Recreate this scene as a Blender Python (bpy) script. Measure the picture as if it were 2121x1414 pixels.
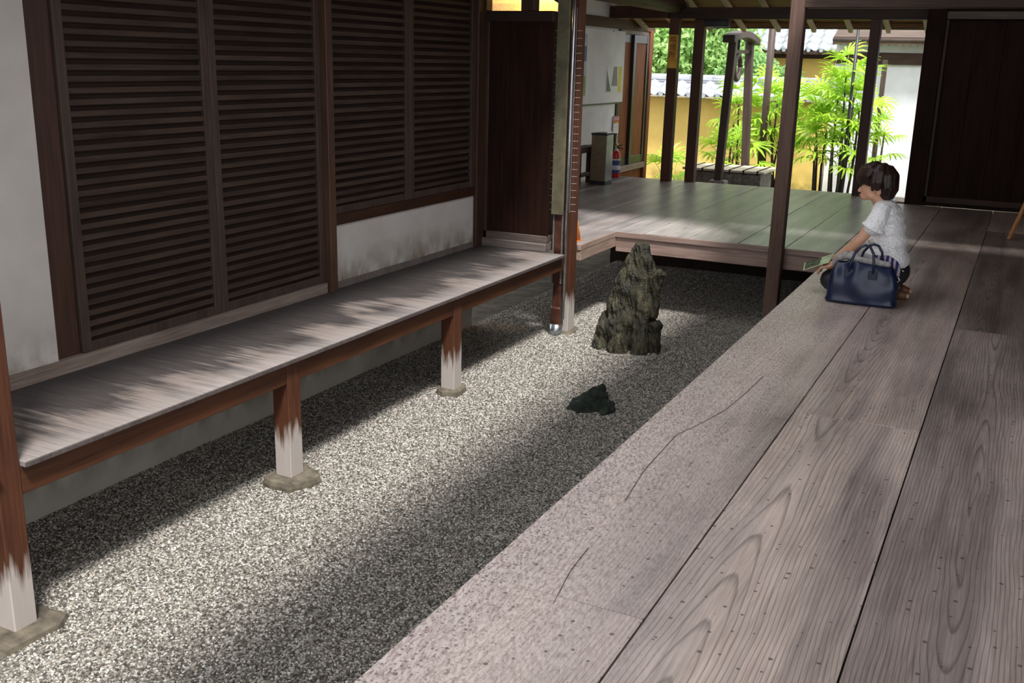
import bpy, bmesh, math, random
from mathutils import Vector, Matrix, noise as mnoise
random.seed(7)
for o in list(bpy.data.objects): bpy.data.objects.remove(o)
scene = bpy.context.scene
COL = scene.collection
PI = math.pi

# ------------------------------------------------------------------ camera
YAW, PITCH, ROLL, F, H = -0.46080952, 0.27196879, -0.02375044, 2092.68, 1.5
_cy, _sy, _cp, _sp = math.cos(YAW), math.sin(YAW), math.cos(PITCH), math.sin(PITCH)
_fwd = Vector((_sy*_cp, _cy*_cp, -_sp)); _rt = Vector((_cy, -_sy, 0)); _dn = _fwd.cross(_rt)
_cr, _sr = math.cos(ROLL), math.sin(ROLL)
RT = _rt*_cr + _dn*_sr; DN = -_rt*_sr + _dn*_cr
cam_d = bpy.data.cameras.new('camera'); cam = bpy.data.objects.new('camera', cam_d); COL.objects.link(cam)
m = Matrix((RT, -DN, -_fwd)).transposed().to_4x4(); m.translation = (0, 0, H)
cam.matrix_world = m
cam_d.sensor_width = 36; cam_d.lens = F/2121*36; cam_d.clip_start = 0.05; cam_d.clip_end = 200
scene.camera = cam

# ------------------------------------------------------------------ sky, sun, exposure
w = bpy.data.worlds.new('overcast_sky'); scene.world = w; w.use_nodes = True
bg = w.node_tree.nodes['Background']
bg.inputs[0].default_value = (0.97, 0.98, 1.0, 1); bg.inputs[1].default_value = 1.9
sd = bpy.data.lights.new('bright_cloud', 'SUN'); sd.energy = 6.0; sd.angle = math.radians(9); sd.color = (1.0, 0.975, 0.94)
sun = bpy.data.objects.new('bright_cloud', sd); COL.objects.link(sun); sun.location = (2, -2, 9)
sun.rotation_euler = Vector((-0.36, 0.42, -1.0)).to_track_quat('-Z', 'Y').to_euler()
scene.view_settings.view_transform = 'Standard'; scene.view_settings.look = 'None'
scene.view_settings.gamma = 1; scene.view_settings.use_curve_mapping = False
scene.view_settings.exposure = 0.0

# ------------------------------------------------------------------ helpers
def ray(px, py):
    return RT*((px-1060.5)/F) + DN*((py-707)/F) + _fwd
def aty(px, py, Y):
    d = ray(px, py); t = Y/d.y; return Vector((0, 0, H)) + d*t
def lerp(a, b, t): return a+(b-a)*t

class MB:
    """collects geometry in world coordinates"""
    def __init__(s): s.bm = bmesh.new()
    def box(s, x0, x1, y0, y1, z0, z1, bev=0.0):
        t = bmesh.new()
        bmesh.ops.create_cube(t, size=1, matrix=Matrix.Translation(((x0+x1)/2, (y0+y1)/2, (z0+z1)/2)) @ Matrix.Diagonal((abs(x1-x0), abs(y1-y0), abs(z1-z0), 1)))
        if bev > 0: bmesh.ops.bevel(t, geom=t.edges[:], offset=bev, segments=1, affect='EDGES')
        s.merge(t); return s
    def obox(s, M, sx, sy, sz, bev=0.0):
        t = bmesh.new(); bmesh.ops.create_cube(t, size=1, matrix=Matrix.Diagonal((sx, sy, sz, 1)))
        if bev > 0: bmesh.ops.bevel(t, geom=t.edges[:], offset=bev, segments=1, affect='EDGES')
        bmesh.ops.transform(t, matrix=M, verts=t.verts[:]); s.merge(t); return s
    def bar(s, a, b, wx, wz, bev=0.0, up=Vector((0, 0, 1))):
        a, b = Vector(a), Vector(b); d = (b-a); y = d.normalized(); x = y.cross(up)
        if x.length < 1e-4: x = y.cross(Vector((1, 0, 0)))
        x.normalize(); z = x.cross(y)
        M = Matrix((x, y, z)).transposed().to_4x4(); M.translation = (a+b)/2
        return s.obox(M, wx, d.length, wz, bev)
    def merge(s, t):
        me = bpy.data.meshes.new('tmp'); t.to_mesh(me); s.bm.from_mesh(me); bpy.data.meshes.remove(me); t.free()
    def tube(s, pts, rads, n=10, caps=True):
        pts = [Vector(p) for p in pts]
        if not isinstance(rads, (list, tuple)): rads = [rads]*len(pts)
        rings = []; prev = None
        for i, p in enumerate(pts):
            t = (pts[min(i+1, len(pts)-1)] - pts[max(i-1, 0)]).normalized()
            if prev is None:
                u = t.cross(Vector((0, 0, 1)))
                if u.length < 1e-3: u = t.cross(Vector((0, 1, 0)))
            else: u = prev - t*prev.dot(t)
            u.normalize(); v = t.cross(u); prev = u
            rings.append([s.bm.verts.new(p + (u*math.cos(2*PI*k/n) + v*math.sin(2*PI*k/n))*rads[i]) for k in range(n)])
        for a, b in zip(rings, rings[1:]):
            for k in range(n): s.bm.faces.new((a[k], a[(k+1) % n], b[(k+1) % n], b[k]))
        if caps:
            s.bm.faces.new(rings[0][::-1]); s.bm.faces.new(rings[-1])
        return s
    def ball(s, c, r, sc=(1, 1, 1), sub=2, rot=None):
        t = bmesh.new(); bmesh.ops.create_icosphere(t, subdivisions=sub, radius=r)
        M = Matrix.Translation(c) @ (rot.to_4x4() if rot else Matrix()) @ Matrix.Diagonal((*sc, 1))
        bmesh.ops.transform(t, matrix=M, verts=t.verts[:]); s.merge(t); return s
    def caps(s, a, b, ra, rb, n=7):
        """tapered capsule as a chain of overlapping balls (for remeshing)"""
        a, b = Vector(a), Vector(b)
        k = max(2, int((b-a).length/(min(ra, rb)*0.45))+1)
        for i in range(k+1):
            t = i/k; s.ball(a.lerp(b, t), lerp(ra, rb, t), sub=2)
        return s
    def chain(s, pts, rads):
        for i in range(len(pts)-1): s.caps(pts[i], pts[i+1], rads[i], rads[i+1])
        return s
    def poly(s, vs, fs):
        L = [s.bm.verts.new(v) for v in vs]
        for f in fs: s.bm.faces.new([L[i] for i in f])
        return s
    def prism(s, outline, d):
        """outline: list of 3d points; extruded by vector d"""
        d = Vector(d); n = len(outline)
        a = [s.bm.verts.new(Vector(p)) for p in outline]; b = [s.bm.verts.new(Vector(p)+d) for p in outline]
        s.bm.faces.new(a[::-1]); s.bm.faces.new(b)
        for i in range(n): s.bm.faces.new((a[i], a[(i+1) % n], b[(i+1) % n], b[i]))
        return s
    def make(s, name, mat, parent=None, smooth=False, origin=None, keep=False):
        org = Vector(origin) if origin is not None else (world_loc(parent) if parent else None)
        if org is None:
            lo = Vector((min(v.co.x for v in s.bm.verts), min(v.co.y for v in s.bm.verts), min(v.co.z for v in s.bm.verts)))
            hi = Vector((max(v.co.x for v in s.bm.verts), max(v.co.y for v in s.bm.verts), 0))
            org = Vector(((lo.x+hi.x)/2, (lo.y+hi.y)/2, lo.z))
        me = bpy.data.meshes.new(name)
        bmesh.ops.recalc_face_normals(s.bm, faces=s.bm.faces[:])
        bmesh.ops.translate(s.bm, verts=s.bm.verts[:], vec=-org)
        s.bm.to_mesh(me); s.bm.free()
        me.materials.append(mat)
        if smooth: me.polygons.foreach_set('use_smooth', [True]*len(me.polygons))
        o = bpy.data.objects.new(name, me); COL.objects.link(o)
        if parent: o.parent = parent; o.location = org - world_loc(parent)
        else: o.location = org
        return o

def world_loc(o):
    v = Vector(o.location)
    while o.parent: o = o.parent; v = v + Vector(o.location)
    return v
def tag(o, label, cat, group=None):
    o['label'] = label; o['category'] = cat
    if group: o['group'] = group
    return o
def struct(o, label=None):
    o['kind'] = 'structure'
    if label: o['label'] = label
    return o
def thing(name, loc, label=None, cat=None, group=None):
    o = bpy.data.objects.new(name, None); COL.objects.link(o); o.location = loc; o.empty_display_size = 0.1
    if label: tag(o, label, cat, group)
    return o
def clone(o, parent, loc, rot=None, name=None, scale=None):
    c = o.copy(); COL.objects.link(c); c.parent = parent; c.location = loc
    if rot is not None: c.rotation_euler = rot
    if scale is not None: c.scale = scale
    if name: c.name = name
    return c
def modifiers_apply(o):
    dg = bpy.context.evaluated_depsgraph_get(); dg.update()
    me = bpy.data.meshes.new_from_object(o.evaluated_get(dg)); o.modifiers.clear(); o.data = me
def soft(o, voxel, it=4, fac=0.5):
    r = o.modifiers.new('r', 'REMESH'); r.mode = 'VOXEL'; r.voxel_size = voxel; r.use_smooth_shade = True
    s = o.modifiers.new('s', 'SMOOTH'); s.factor = fac; s.iterations = it
    modifiers_apply(o); return o

# ------------------------------------------------------------------ materials
class NT:
    def __init__(s, name):
        s.m = bpy.data.materials.new(name); s.m.use_nodes = True; s.t = s.m.node_tree; s.n = s.t.nodes
        s.b = s.n['Principled BSDF']
    def add(s, typ, ins=None, **kw):
        n = s.n.new(typ)
        for k, v in kw.items(): setattr(n, k, v)
        for k, v in (ins or {}).items(): s.put(n.inputs[k], v)
        return n
    def put(s, sock, v):
        if isinstance(v, bpy.types.NodeSocket): s.t.links.new(v, sock)
        elif isinstance(v, bpy.types.Node): s.t.links.new(v.outputs[0], sock)
        else: sock.default_value = v
    def math(s, op, a, b=None, c=None, clamp=False):
        n = s.n.new('ShaderNodeMath'); n.operation = op; n.use_clamp = clamp; s.put(n.inputs[0], a)
        if b is not None: s.put(n.inputs[1], b)
        if c is not None: s.put(n.inputs[2], c)
        return n.outputs[0]
    def vmath(s, op, a, b):
        n = s.n.new('ShaderNodeVectorMath'); n.operation = op; s.put(n.inputs[0], a); s.put(n.inputs[1], b); return n.outputs[0]
    def ramp(s, fac, stops):
        n = s.n.new('ShaderNodeValToRGB'); s.put(n.inputs[0], fac); e = n.color_ramp.elements
        while len(e) < len(stops): e.new(0.5)
        for el, (p, c) in zip(e, stops):
            el.position = p; el.color = (*c, 1) if len(c) == 3 else c
        return n.outputs[0]
    def mix(s, fac, a, b, mode='MIX'):
        n = s.n.new('ShaderNodeMix'); n.data_type = 'RGBA'; n.blend_type = mode
        s.put(n.inputs[0], fac)
        s.put(n.inputs[6], (*a, 1) if isinstance(a, tuple) and len(a) == 3 else a)
        s.put(n.inputs[7], (*b, 1) if isinstance(b, tuple) and len(b) == 3 else b)
        return n.outputs[2]
    def noise(s, vec, scale, detail=4, rough=0.55, dist=0.0):
        n = s.add('ShaderNodeTexNoise', {'Scale': scale, 'Detail': detail, 'Roughness': rough, 'Distortion': dist})
        if vec is not None: s.put(n.inputs['Vector'], vec)
        return n.outputs['Fac']
    def obj(s):
        return s.add('ShaderNodeTexCoord').outputs['Object']
    def pos(s):
        return s.add('ShaderNodeNewGeometry').outputs['Position']
    def sep(s, v):
        n = s.n.new('ShaderNodeSeparateXYZ'); s.put(n.inputs[0], v); return n.outputs
    def comb(s, x, y, z):
        n = s.n.new('ShaderNodeCombineXYZ'); s.put(n.inputs[0], x); s.put(n.inputs[1], y); s.put(n.inputs[2], z); return n.outputs[0]
    def rnd(s): return s.add('ShaderNodeObjectInfo').outputs['Random']
    def ocol(s): return s.add('ShaderNodeObjectInfo').outputs['Color']
    def mapping(s, v, scale=(1, 1, 1)):
        return s.vmath('MULTIPLY', v, scale)
    def bump(s, h, strength=0.3, dist=0.01):
        n = s.add('ShaderNodeBump', {'Strength': strength, 'Distance': dist, 'Height': h}); s.t.links.new(n.outputs[0], s.b.inputs['Normal'])
    def done(s, col=None, rough=0.6, spec=None, metal=None):
        if col is not None: s.put(s.b.inputs['Base Color'], (*col, 1) if isinstance(col, tuple) and len(col) == 3 else col)
        s.put(s.b.inputs['Roughness'], rough)
        if spec is not None: s.put(s.b.inputs['Specular IOR Level'], spec)
        if metal is not None: s.put(s.b.inputs['Metallic'], metal)
        return s.m

def plain(name, col, rough=0.6, var=0.12, scale=14, metal=0.0, spec=0.5, bump=0.0):
    t = NT(name); v = t.vmath('ADD', t.obj(), t.comb(t.math('MULTIPLY', t.rnd(), 17.3), 0.0, 0.0))
    f = t.noise(v, scale, 4)
    a = tuple(max(0, c*(1-var*1.6)) for c in col); b = tuple(min(1, c*(1+var*1.6)) for c in col)
    if bump: t.bump(f, bump, 0.01)
    return t.done(t.ramp(f, [(0.3, a), (0.7, b)]), rough, spec, metal)

def wood(name, dark, light, axis='Z', rough=0.6, spec=0.4, fine=60, weather=None, bump=0.25, tint=True):
    """weather = (z_mid, softness, colour): pale weathering below a ragged height"""
    t = NT(name); r = t.rnd()
    v = t.vmath('ADD', t.obj(), t.comb(t.math('MULTIPLY', r, 31.0), t.math('MULTIPLY', r, 11.0), t.math('MULTIPLY', r, 23.0)))
    st = {'X': (0.05, 1, 1), 'Y': (1, 0.05, 1), 'Z': (1, 1, 0.05)}[axis]
    f1 = t.noise(t.mapping(v, st), fine, 5, 0.6, 0.4)
    f2 = t.noise(t.mapping(v, tuple(0.25 if c < 1 else 1 for c in st)), 7, 4)
    f = t.math('ADD', t.math('MULTIPLY', f1, 0.6), t.math('MULTIPLY', f2, 0.4))
    c = t.ramp(f, [(0.34, dark), (0.66, light)])
    if tint: c = t.mix(1.0, c, t.ocol(), 'MULTIPLY')
    if weather:
        zm, so, wc = weather
        p = t.pos(); z = t.sep(p)[2]
        edge = t.noise(t.mapping(p, (14, 14, 1.4)), 2.2, 3)
        k = t.math('ADD', t.math('MULTIPLY', t.math('SUBTRACT', zm, z), 1.0/so), t.math('MULTIPLY', t.math('SUBTRACT', edge, 0.5), 4.0), clamp=True)
        wcol = t.mix(t.math('MULTIPLY', f1, 0.35), wc, tuple(x*0.55 for x in wc))
        c = t.mix(k, c, wcol)
    if bump: t.bump(f1, bump, 0.004)
    return t.done(c, rough, spec)

def deck_material(name, rough=0.36, dots=True, base=((0.31, 0.255, 0.23), (0.66, 0.565, 0.52))):
    t = NT(name); p = t.pos(); r = t.rnd(); X, Y, Z = t.sep(t.obj())
    px, py, pz = t.sep(p)
    off = t.math('MULTIPLY', r, 40.0)
    ctr = t.math('MULTIPLY', t.math('SUBTRACT', t.math('FRACT', t.math('MULTIPLY', r, 7.77)), 0.5), 0.26)
    u = t.math('SUBTRACT', X, ctr)
    nv = t.noise(t.comb(t.math('MULTIPLY', u, 0.35), t.math('MULTIPLY', Y, 0.20), off), 1.0, 1, 0.3)
    wv = t.noise(t.comb(t.math('MULTIPLY', u, 2.0), t.math('MULTIPLY', Y, 0.8), off), 1.6, 2, 0.5)
    uu = t.math('ADD', u, t.math('MULTIPLY', t.math('SUBTRACT', wv, 0.5), 0.06))
    ww = t.math('ADD', 0.006, t.math('MULTIPLY', t.math('ABSOLUTE', t.math('SUBTRACT', nv, 0.46)), 0.55))
    wave = t.add('ShaderNodeTexWave', {'Vector': t.comb(uu, 0.0, ww), 'Scale': 24.0, 'Distortion': 0.5, 'Detail': 2.0, 'Detail Scale': 2.0}, wave_type='RINGS', rings_direction='Y', wave_profile='SAW').outputs['Fac']
    fine = t.noise(t.comb(t.math('MULTIPLY', X, 150.0), t.math('MULTIPLY', Y, 4.0), off), 1.0, 4, 0.65)
    patch = t.noise(t.comb(t.math('MULTIPLY', X, 5.0), t.math('MULTIPLY', Y, 0.9), off), 1.0, 4, 0.6)
    cloud = t.noise(p, 1.7, 4, 0.6)
    f = t.math('ADD', t.math('MULTIPLY', fine, 0.40), t.math('ADD', t.math('MULTIPLY', patch, 0.42), t.math('MULTIPLY', cloud, 0.22)))
    c = t.ramp(f, [(0.40, base[0]), (0.63, base[1])])
    line = t.ramp(wave, [(0.0, (0, 0, 0)), (0.70, (0.02, 0.02, 0.02)), (0.93, (0.58, 0.58, 0.58)), (1.0, (0.12, 0.12, 0.12))])
    band = t.noise(t.comb(t.math('MULTIPLY', X, 8.0), t.math('MULTIPLY', Y, 0.45), t.math('ADD', off, 5.0)), 1.0, 3, 0.5)
    c = t.mix(1.0, c, t.ramp(band, [(0.33, (0.60, 0.60, 0.62)), (0.5, (0.95, 0.95, 0.95)), (0.68, (1.14, 1.11, 1.08))]), 'MULTIPLY')
    c = t.mix(line, c, (0.07, 0.056, 0.056))
    c = t.mix(1.0, c, t.ocol(), 'MULTIPLY')
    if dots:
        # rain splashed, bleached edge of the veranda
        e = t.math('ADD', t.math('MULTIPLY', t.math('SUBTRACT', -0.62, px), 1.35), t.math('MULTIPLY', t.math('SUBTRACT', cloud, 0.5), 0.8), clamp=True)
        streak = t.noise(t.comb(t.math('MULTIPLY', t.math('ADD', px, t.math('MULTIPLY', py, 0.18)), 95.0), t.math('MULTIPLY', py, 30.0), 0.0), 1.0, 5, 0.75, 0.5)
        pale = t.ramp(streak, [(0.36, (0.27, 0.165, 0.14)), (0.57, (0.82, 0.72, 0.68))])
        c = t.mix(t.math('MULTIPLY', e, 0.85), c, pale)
        vo = t.add('ShaderNodeTexVoronoi', {'Vector': t.comb(px, py, 0.0), 'Scale': 17.0, 'Randomness': 1.0}, voronoi_dimensions='2D')
        cellr = t.sep(vo.outputs['Color'])[0]
        rad = t.math('MULTIPLY', t.math('MAXIMUM', t.math('SUBTRACT', cellr, 0.60), 0.0), 0.30)
        spot = t.math('LESS_THAN', vo.outputs['Distance'], rad)
        vo2 = t.add('ShaderNodeTexVoronoi', {'Vector': t.comb(px, py, 3.0), 'Scale': 48.0, 'Randomness': 1.0}, voronoi_dimensions='2D')
        near = t.math('MULTIPLY', t.math('SUBTRACT', -0.85, px), 2.0, clamp=True)
        spot2 = t.math('MULTIPLY', t.math('LESS_THAN', vo2.outputs['Distance'], t.math('MULTIPLY', t.sep(vo2.outputs['Color'])[1], 0.26)), near)
        c = t.mix(t.math('MULTIPLY', t.math('MAXIMUM', spot, spot2), 0.78), c, (0.075, 0.05, 0.045))
    h = t.math('SUBTRACT', t.math('MULTIPLY', fine, 0.5), t.math('MULTIPLY', line, 0.35))
    t.bump(h, 0.22 if dots else 0.07, 0.004)
    ro = t.math('ADD', rough-0.08, t.math('MULTIPLY', patch, 0.22)) if dots else rough
    return t.done(c, ro, 0.5)

def ledge_material():
    t = NT('weathered ledge wood'); p = t.pos(); r = t.rnd(); px, py, pz = t.sep(p)
    off = t.math('MULTIPLY', r, 20.0)
    fine = t.noise(t.comb(t.math('MULTIPLY', px, 3.0), t.math('MULTIPLY', py, 90.0), off), 1.0, 5, 0.65)
    tong = t.noise(t.comb(t.math('MULTIPLY', px, 2.2), t.math('MULTIPLY', py, 26.0), off), 1.0, 4, 0.6)
    big = t.noise(t.comb(t.math('MULTIPLY', px, 1.6), t.math('MULTIPLY', py, 2.6), 0.0), 1.3, 3, 0.5)
    c = t.ramp(fine, [(0.3, (0.14, 0.113, 0.10)), (0.7, (0.235, 0.20, 0.182))])
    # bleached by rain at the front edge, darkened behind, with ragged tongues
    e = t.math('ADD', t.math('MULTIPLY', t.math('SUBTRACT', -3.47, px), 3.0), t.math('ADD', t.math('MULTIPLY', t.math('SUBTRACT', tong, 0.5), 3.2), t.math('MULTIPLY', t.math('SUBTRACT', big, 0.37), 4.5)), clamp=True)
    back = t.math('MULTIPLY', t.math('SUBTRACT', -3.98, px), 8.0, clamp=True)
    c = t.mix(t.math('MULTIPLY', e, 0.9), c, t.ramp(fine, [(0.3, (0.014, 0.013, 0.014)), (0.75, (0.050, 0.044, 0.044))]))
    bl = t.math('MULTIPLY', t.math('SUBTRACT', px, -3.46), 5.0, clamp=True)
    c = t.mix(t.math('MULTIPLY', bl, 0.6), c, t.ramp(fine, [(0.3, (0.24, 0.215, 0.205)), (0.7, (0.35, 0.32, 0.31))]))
    c = t.mix(1.0, c, t.ocol(), 'MULTIPLY')
    t.bump(fine, 0.25, 0.003)
    return t.done(c, 0.62, 0.22)

def plaster(name, col, stain=(0.25, 0.20, 0.13), z0=0.0, h=0.12, amount=0.7, rough=0.85):
    t = NT(name); p = t.pos(); z = t.sep(p)[2]
    n1 = t.noise(p, 2.2, 5, 0.6); n2 = t.noise(p, 40, 4)
    c = t.mix(t.math('MULTIPLY', t.math('SUBTRACT', n1, 0.32), 1.6, clamp=True), tuple(min(1, x*1.12) for x in col), tuple(x*f_ for x, f_ in zip(col, (0.78, 0.75, 0.71))))
    n3 = t.noise(t.mapping(p, (1, 1.5, 1)), 5.0, 4)
    k = t.math('MULTIPLY', t.math('SUBTRACT', 1.0, t.math('MULTIPLY', t.math('SUBTRACT', z, z0), 1.0/h), clamp=True), t.math('MULTIPLY', t.math('SUBTRACT', n3, 0.33), 3.2, clamp=True), clamp=True)
    c = t.mix(t.math('MULTIPLY', k, amount), c, stain)
    t.bump(n2, 0.15, 0.003)
    return t.done(c, rough, 0.2)

M = {}
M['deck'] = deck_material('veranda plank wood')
M['far_deck'] = deck_material('polished plank wood', rough=0.34, dots=False, base=((0.23, 0.20, 0.195), (0.48, 0.445, 0.435)))
M['ledge'] = ledge_material()
M['batten'] = wood('dark batten wood', (0.020, 0.0125, 0.009), (0.055, 0.036, 0.027), 'Y', 0.65, 0.2)
M['door_frame'] = wood('dark door frame wood', (0.024, 0.014, 0.010), (0.062, 0.040, 0.030), 'Z', 0.6, 0.3)
M['door_board'] = wood('black brown door board', (0.009, 0.005, 0.0035), (0.022, 0.0125, 0.0085), 'Y', 0.75, 0.12)
M['dark_panel'] = wood('dark red brown panel wood', (0.007, 0.0025, 0.0015), (0.026, 0.009, 0.0045), 'Z', 0.65, 0.12, fine=40)
M['post'] = wood('weathered post wood', (0.038, 0.012, 0.005), (0.098, 0.034, 0.015), 'Z', 0.6, 0.3, weather=(-0.42, 0.10, (0.42, 0.375, 0.345)))
M['post_grey'] = wood('grey brown post wood', (0.085, 0.050, 0.036), (0.19, 0.125, 0.098), 'Z', 0.6, 0.35)
M['col'] = wood('dark column wood', (0.040, 0.019, 0.012), (0.105, 0.053, 0.035), 'Z', 0.55, 0.35)
M['beam_y'] = wood('red brown beam wood', (0.034, 0.011, 0.004), (0.10, 0.034, 0.012), 'Y', 0.6, 0.35)
M['beam_x'] = wood('dark beam wood', (0.030, 0.016, 0.011), (0.080, 0.046, 0.033), 'X', 0.6, 0.3)
M['sill'] = wood('pale weathered sill wood', (0.10, 0.07, 0.056), (0.25, 0.195, 0.165), 'Y', 0.6, 0.3)
M['sill_x'] = wood('grey sill wood', (0.075, 0.058, 0.052), (0.18, 0.148, 0.135), 'X', 0.6, 0.3)
M['fascia'] = wood('pinkish fascia wood', (0.17, 0.11, 0.09), (0.38, 0.27, 0.23), 'X', 0.55, 0.4)
M['fascia_y'] = wood('pinkish fascia wood along', (0.20, 0.13, 0.10), (0.42, 0.31, 0.26), 'Y', 0.55, 0.4)
M['rafter'] = wood('light rafter wood', (0.36, 0.27, 0.17), (0.66, 0.54, 0.39), 'Y', 0.6, 0.3)
M['roof_board'] = wood('orange roof board', (0.16, 0.075, 0.03), (0.34, 0.17, 0.07), 'X', 0.6, 0.3)
M['roof_dark'] = wood('dark roof underside', (0.06, 0.04, 0.03), (0.14, 0.10, 0.075), 'X', 0.6, 0.3)
M['red_wood'] = wood('red brown door wood', (0.14, 0.042, 0.017), (0.34, 0.115, 0.05), 'Z', 0.6, 0.2)
M['door_black'] = plain('black lacquer frame', (0.028, 0.03, 0.034), 0.35, 0.3)
M['plaster'] = plaster('white plaster', (0.42, 0.395, 0.375), stain=(0.13, 0.095, 0.055), z0=0.02, h=0.22, amount=0.85)
M['plaster_far'] = plaster('grey white plaster', (0.84, 0.83, 0.82), z0=0.0, h=0.3, amount=0.3)
M['plaster_out'] = plaster('bright white plaster', (0.80, 0.82, 0.86), z0=-0.6, h=0.5, amount=0.3)
M['plinth'] = plaster('grey plinth board', (0.42, 0.39, 0.34), stain=(0.03, 0.024, 0.018), z0=-0.46, h=-0.24, amount=0.95)
M['ochre'] = plaster('ochre earthen wall', (0.80, 0.575, 0.175), stain=(0.10, 0.105, 0.02), z0=-0.55, h=0.38, amount=0.9)
M['tile'] = plain('silver grey roof tile', (0.34, 0.365, 0.41), 0.36, 0.15, 9, spec=0.7)
M['tile_dark'] = plain('dark tile edge', (0.10, 0.11, 0.13), 0.4, 0.2)
M['mortar'] = plaster('wall top mortar', (0.40, 0.34, 0.24), amount=0.0)
M['stone'] = plain('mossy foundation stone', (0.10, 0.084, 0.06), 0.8, 0.35, 16, bump=0.6)
M['soil'] = plain('damp garden soil', (0.09, 0.075, 0.05), 0.9, 0.4, 6, bump=0.8)
M['metal'] = plain('galvanised steel', (0.42, 0.45, 0.48), 0.3, 0.12, 20, metal=0.9)
M['wire'] = plain('bright wire', (0.75, 0.75, 0.72), 0.35, 0.05, 20, metal=0.6)
M['olive'] = plain('olive painted sheet', (0.095, 0.085, 0.05), 0.5, 0.2, 12)
M['pipe_brown'] = plain('brown drainpipe', (0.060, 0.022, 0.013), 0.35, 0.3, 12)
M['bin'] = plain('khaki enamel', (0.175, 0.135, 0.085), 0.4, 0.1, 20)
M['bin_black'] = plain('black plastic trim', (0.02, 0.022, 0.025), 0.4, 0.2)
M['steel'] = plain('brushed steel', (0.55, 0.56, 0.58), 0.3, 0.05, metal=1.0)
M['red'] = plain('red paint', (0.42, 0.014, 0.012), 0.3, 0.06)
M['label'] = plain('label paper', (0.55, 0.55, 0.62), 0.6, 0.1)
M['blue'] = plain('dark blue print', (0.03, 0.05, 0.20), 0.5, 0.1)
M['white'] = plain('white paper', (0.80, 0.80, 0.78), 0.6, 0.03)
M['yellow'] = plain('yellow print', (0.72, 0.60, 0.05), 0.6, 0.05)
M['gold'] = plain('golden sign wood', (0.66, 0.34, 0.04), 0.5, 0.15, 8)
M['ink'] = plain('black ink', (0.02, 0.014, 0.01), 0.6, 0.1)
M['redprint'] = plain('red print', (0.50, 0.05, 0.04), 0.6, 0.05)
M['orange'] = plain('orange plastic', (0.75, 0.20, 0.02), 0.45, 0.08)
M['easel'] = wood('honey easel wood', (0.30, 0.12, 0.03), (0.55, 0.26, 0.09), 'Z', 0.5, 0.4)
M['bamboo'] = wood('pale bamboo slat', (0.55, 0.46, 0.33), (0.88, 0.80, 0.66), 'X', 0.5, 0.4)
M['cord'] = plain('black palm cord', (0.02, 0.018, 0.016), 0.8, 0.1)
M['well_stone'] = plain('grey well stone', (0.22, 0.205, 0.18), 0.85, 0.25, 20, bump=0.5)
M['well_wood'] = wood('grey brown well frame wood', (0.040, 0.026, 0.021), (0.10, 0.068, 0.056), 'Z', 0.55, 0.4)
M['cane'] = plain('brown palm cane', (0.055, 0.038, 0.025), 0.7, 0.4, 30)
def leaf(name, a, b, trans=0.35):
    t = NT(name); v = t.vmath('ADD', t.pos(), t.comb(t.math('MULTIPLY', t.rnd(), 9.0), 0.0, 0.0)); f = t.noise(v, 5.0, 3)
    f2 = t.noise(v, 45.0, 2)
    c = t.ramp(t.math('ADD', t.math('MULTIPLY', f, 0.6), t.math('MULTIPLY', f2, 0.4)), [(0.35, a), (0.65, b)])
    t.done(c, 0.38, 0.5)
    tr = t.add('ShaderNodeBsdfTranslucent', {'Color': c}); mx = t.add('ShaderNodeMixShader', {0: trans, 1: t.b.outputs[0], 2: tr.outputs[0]})
    t.t.links.new(mx.outputs[0], t.n['Material Output'].inputs[0]); return t.m
M['palm'] = leaf('palm leaf', (0.24, 0.50, 0.02), (0.62, 0.86, 0.08))
M['leaf_a'] = leaf('bright green leaf', (0.20, 0.42, 0.08), (0.66, 0.86, 0.40), 0.4)
M['leaf_b'] = leaf('mid green leaf', (0.14, 0.33, 0.08), (0.48, 0.72, 0.32), 0.4)
M['bark'] = plain('tree bark', (0.06, 0.045, 0.03), 0.9, 0.4, 12, bump=0.6)
M['skin'] = plain('skin', (0.60, 0.33, 0.22), 0.5, 0.05, 12)
M['hair'] = wood('dark brown hair', (0.006, 0.003, 0.003), (0.038, 0.017, 0.013), 'Z', 0.42, 0.4, fine=260, bump=0.3)
M['shirt'] = None
M['pants'] = plain('black denim', (0.018, 0.018, 0.022), 0.6, 0.3, 30)
M['leather'] = plain('navy leather', (0.007, 0.013, 0.046), 0.29, 0.2, 7, spec=0.45, bump=0.25)
M['cloth'] = plain('grey linen cloth', (0.34, 0.325, 0.32), 0.85, 0.15, 40)
M['shoe'] = plain('tan leather sole', (0.16, 0.075, 0.035), 0.55, 0.15)
M['lips'] = plain('lips', (0.42, 0.12, 0.10), 0.45, 0.05)
def lace():
    t = NT('white eyelet cotton'); p = t.obj(); vo = t.add('ShaderNodeTexVoronoi', {'Vector': p, 'Scale': 62.0, 'Randomness': 0.8})
    k = t.ramp(vo.outputs['Distance'], [(0.12, (0.55, 0.55, 0.6)), (0.3, (0.90, 0.90, 0.92))])
    t.bump(t.math('ADD', vo.outputs['Distance'], t.math('MULTIPLY', t.noise(p, 14, 3), 1.2)), 0.5, 0.006)
    return t.done(k, 0.8, 0.2)
M['shirt'] = lace()
def scarf():
    t = NT('blue patterned cotton'); p = t.obj()
    wv = t.add('ShaderNodeTexWave', {'Vector': p, 'Scale': 9.0, 'Distortion': 4.0, 'Detail': 2.0}).outputs['Fac']
    return t.done(t.ramp(wv, [(0.25, (0.02, 0.025, 0.10)), (0.55, (0.09, 0.09, 0.22)), (0.8, (0.45, 0.36, 0.40))]), 0.8, 0.2)
M['scarf'] = scarf()
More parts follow.
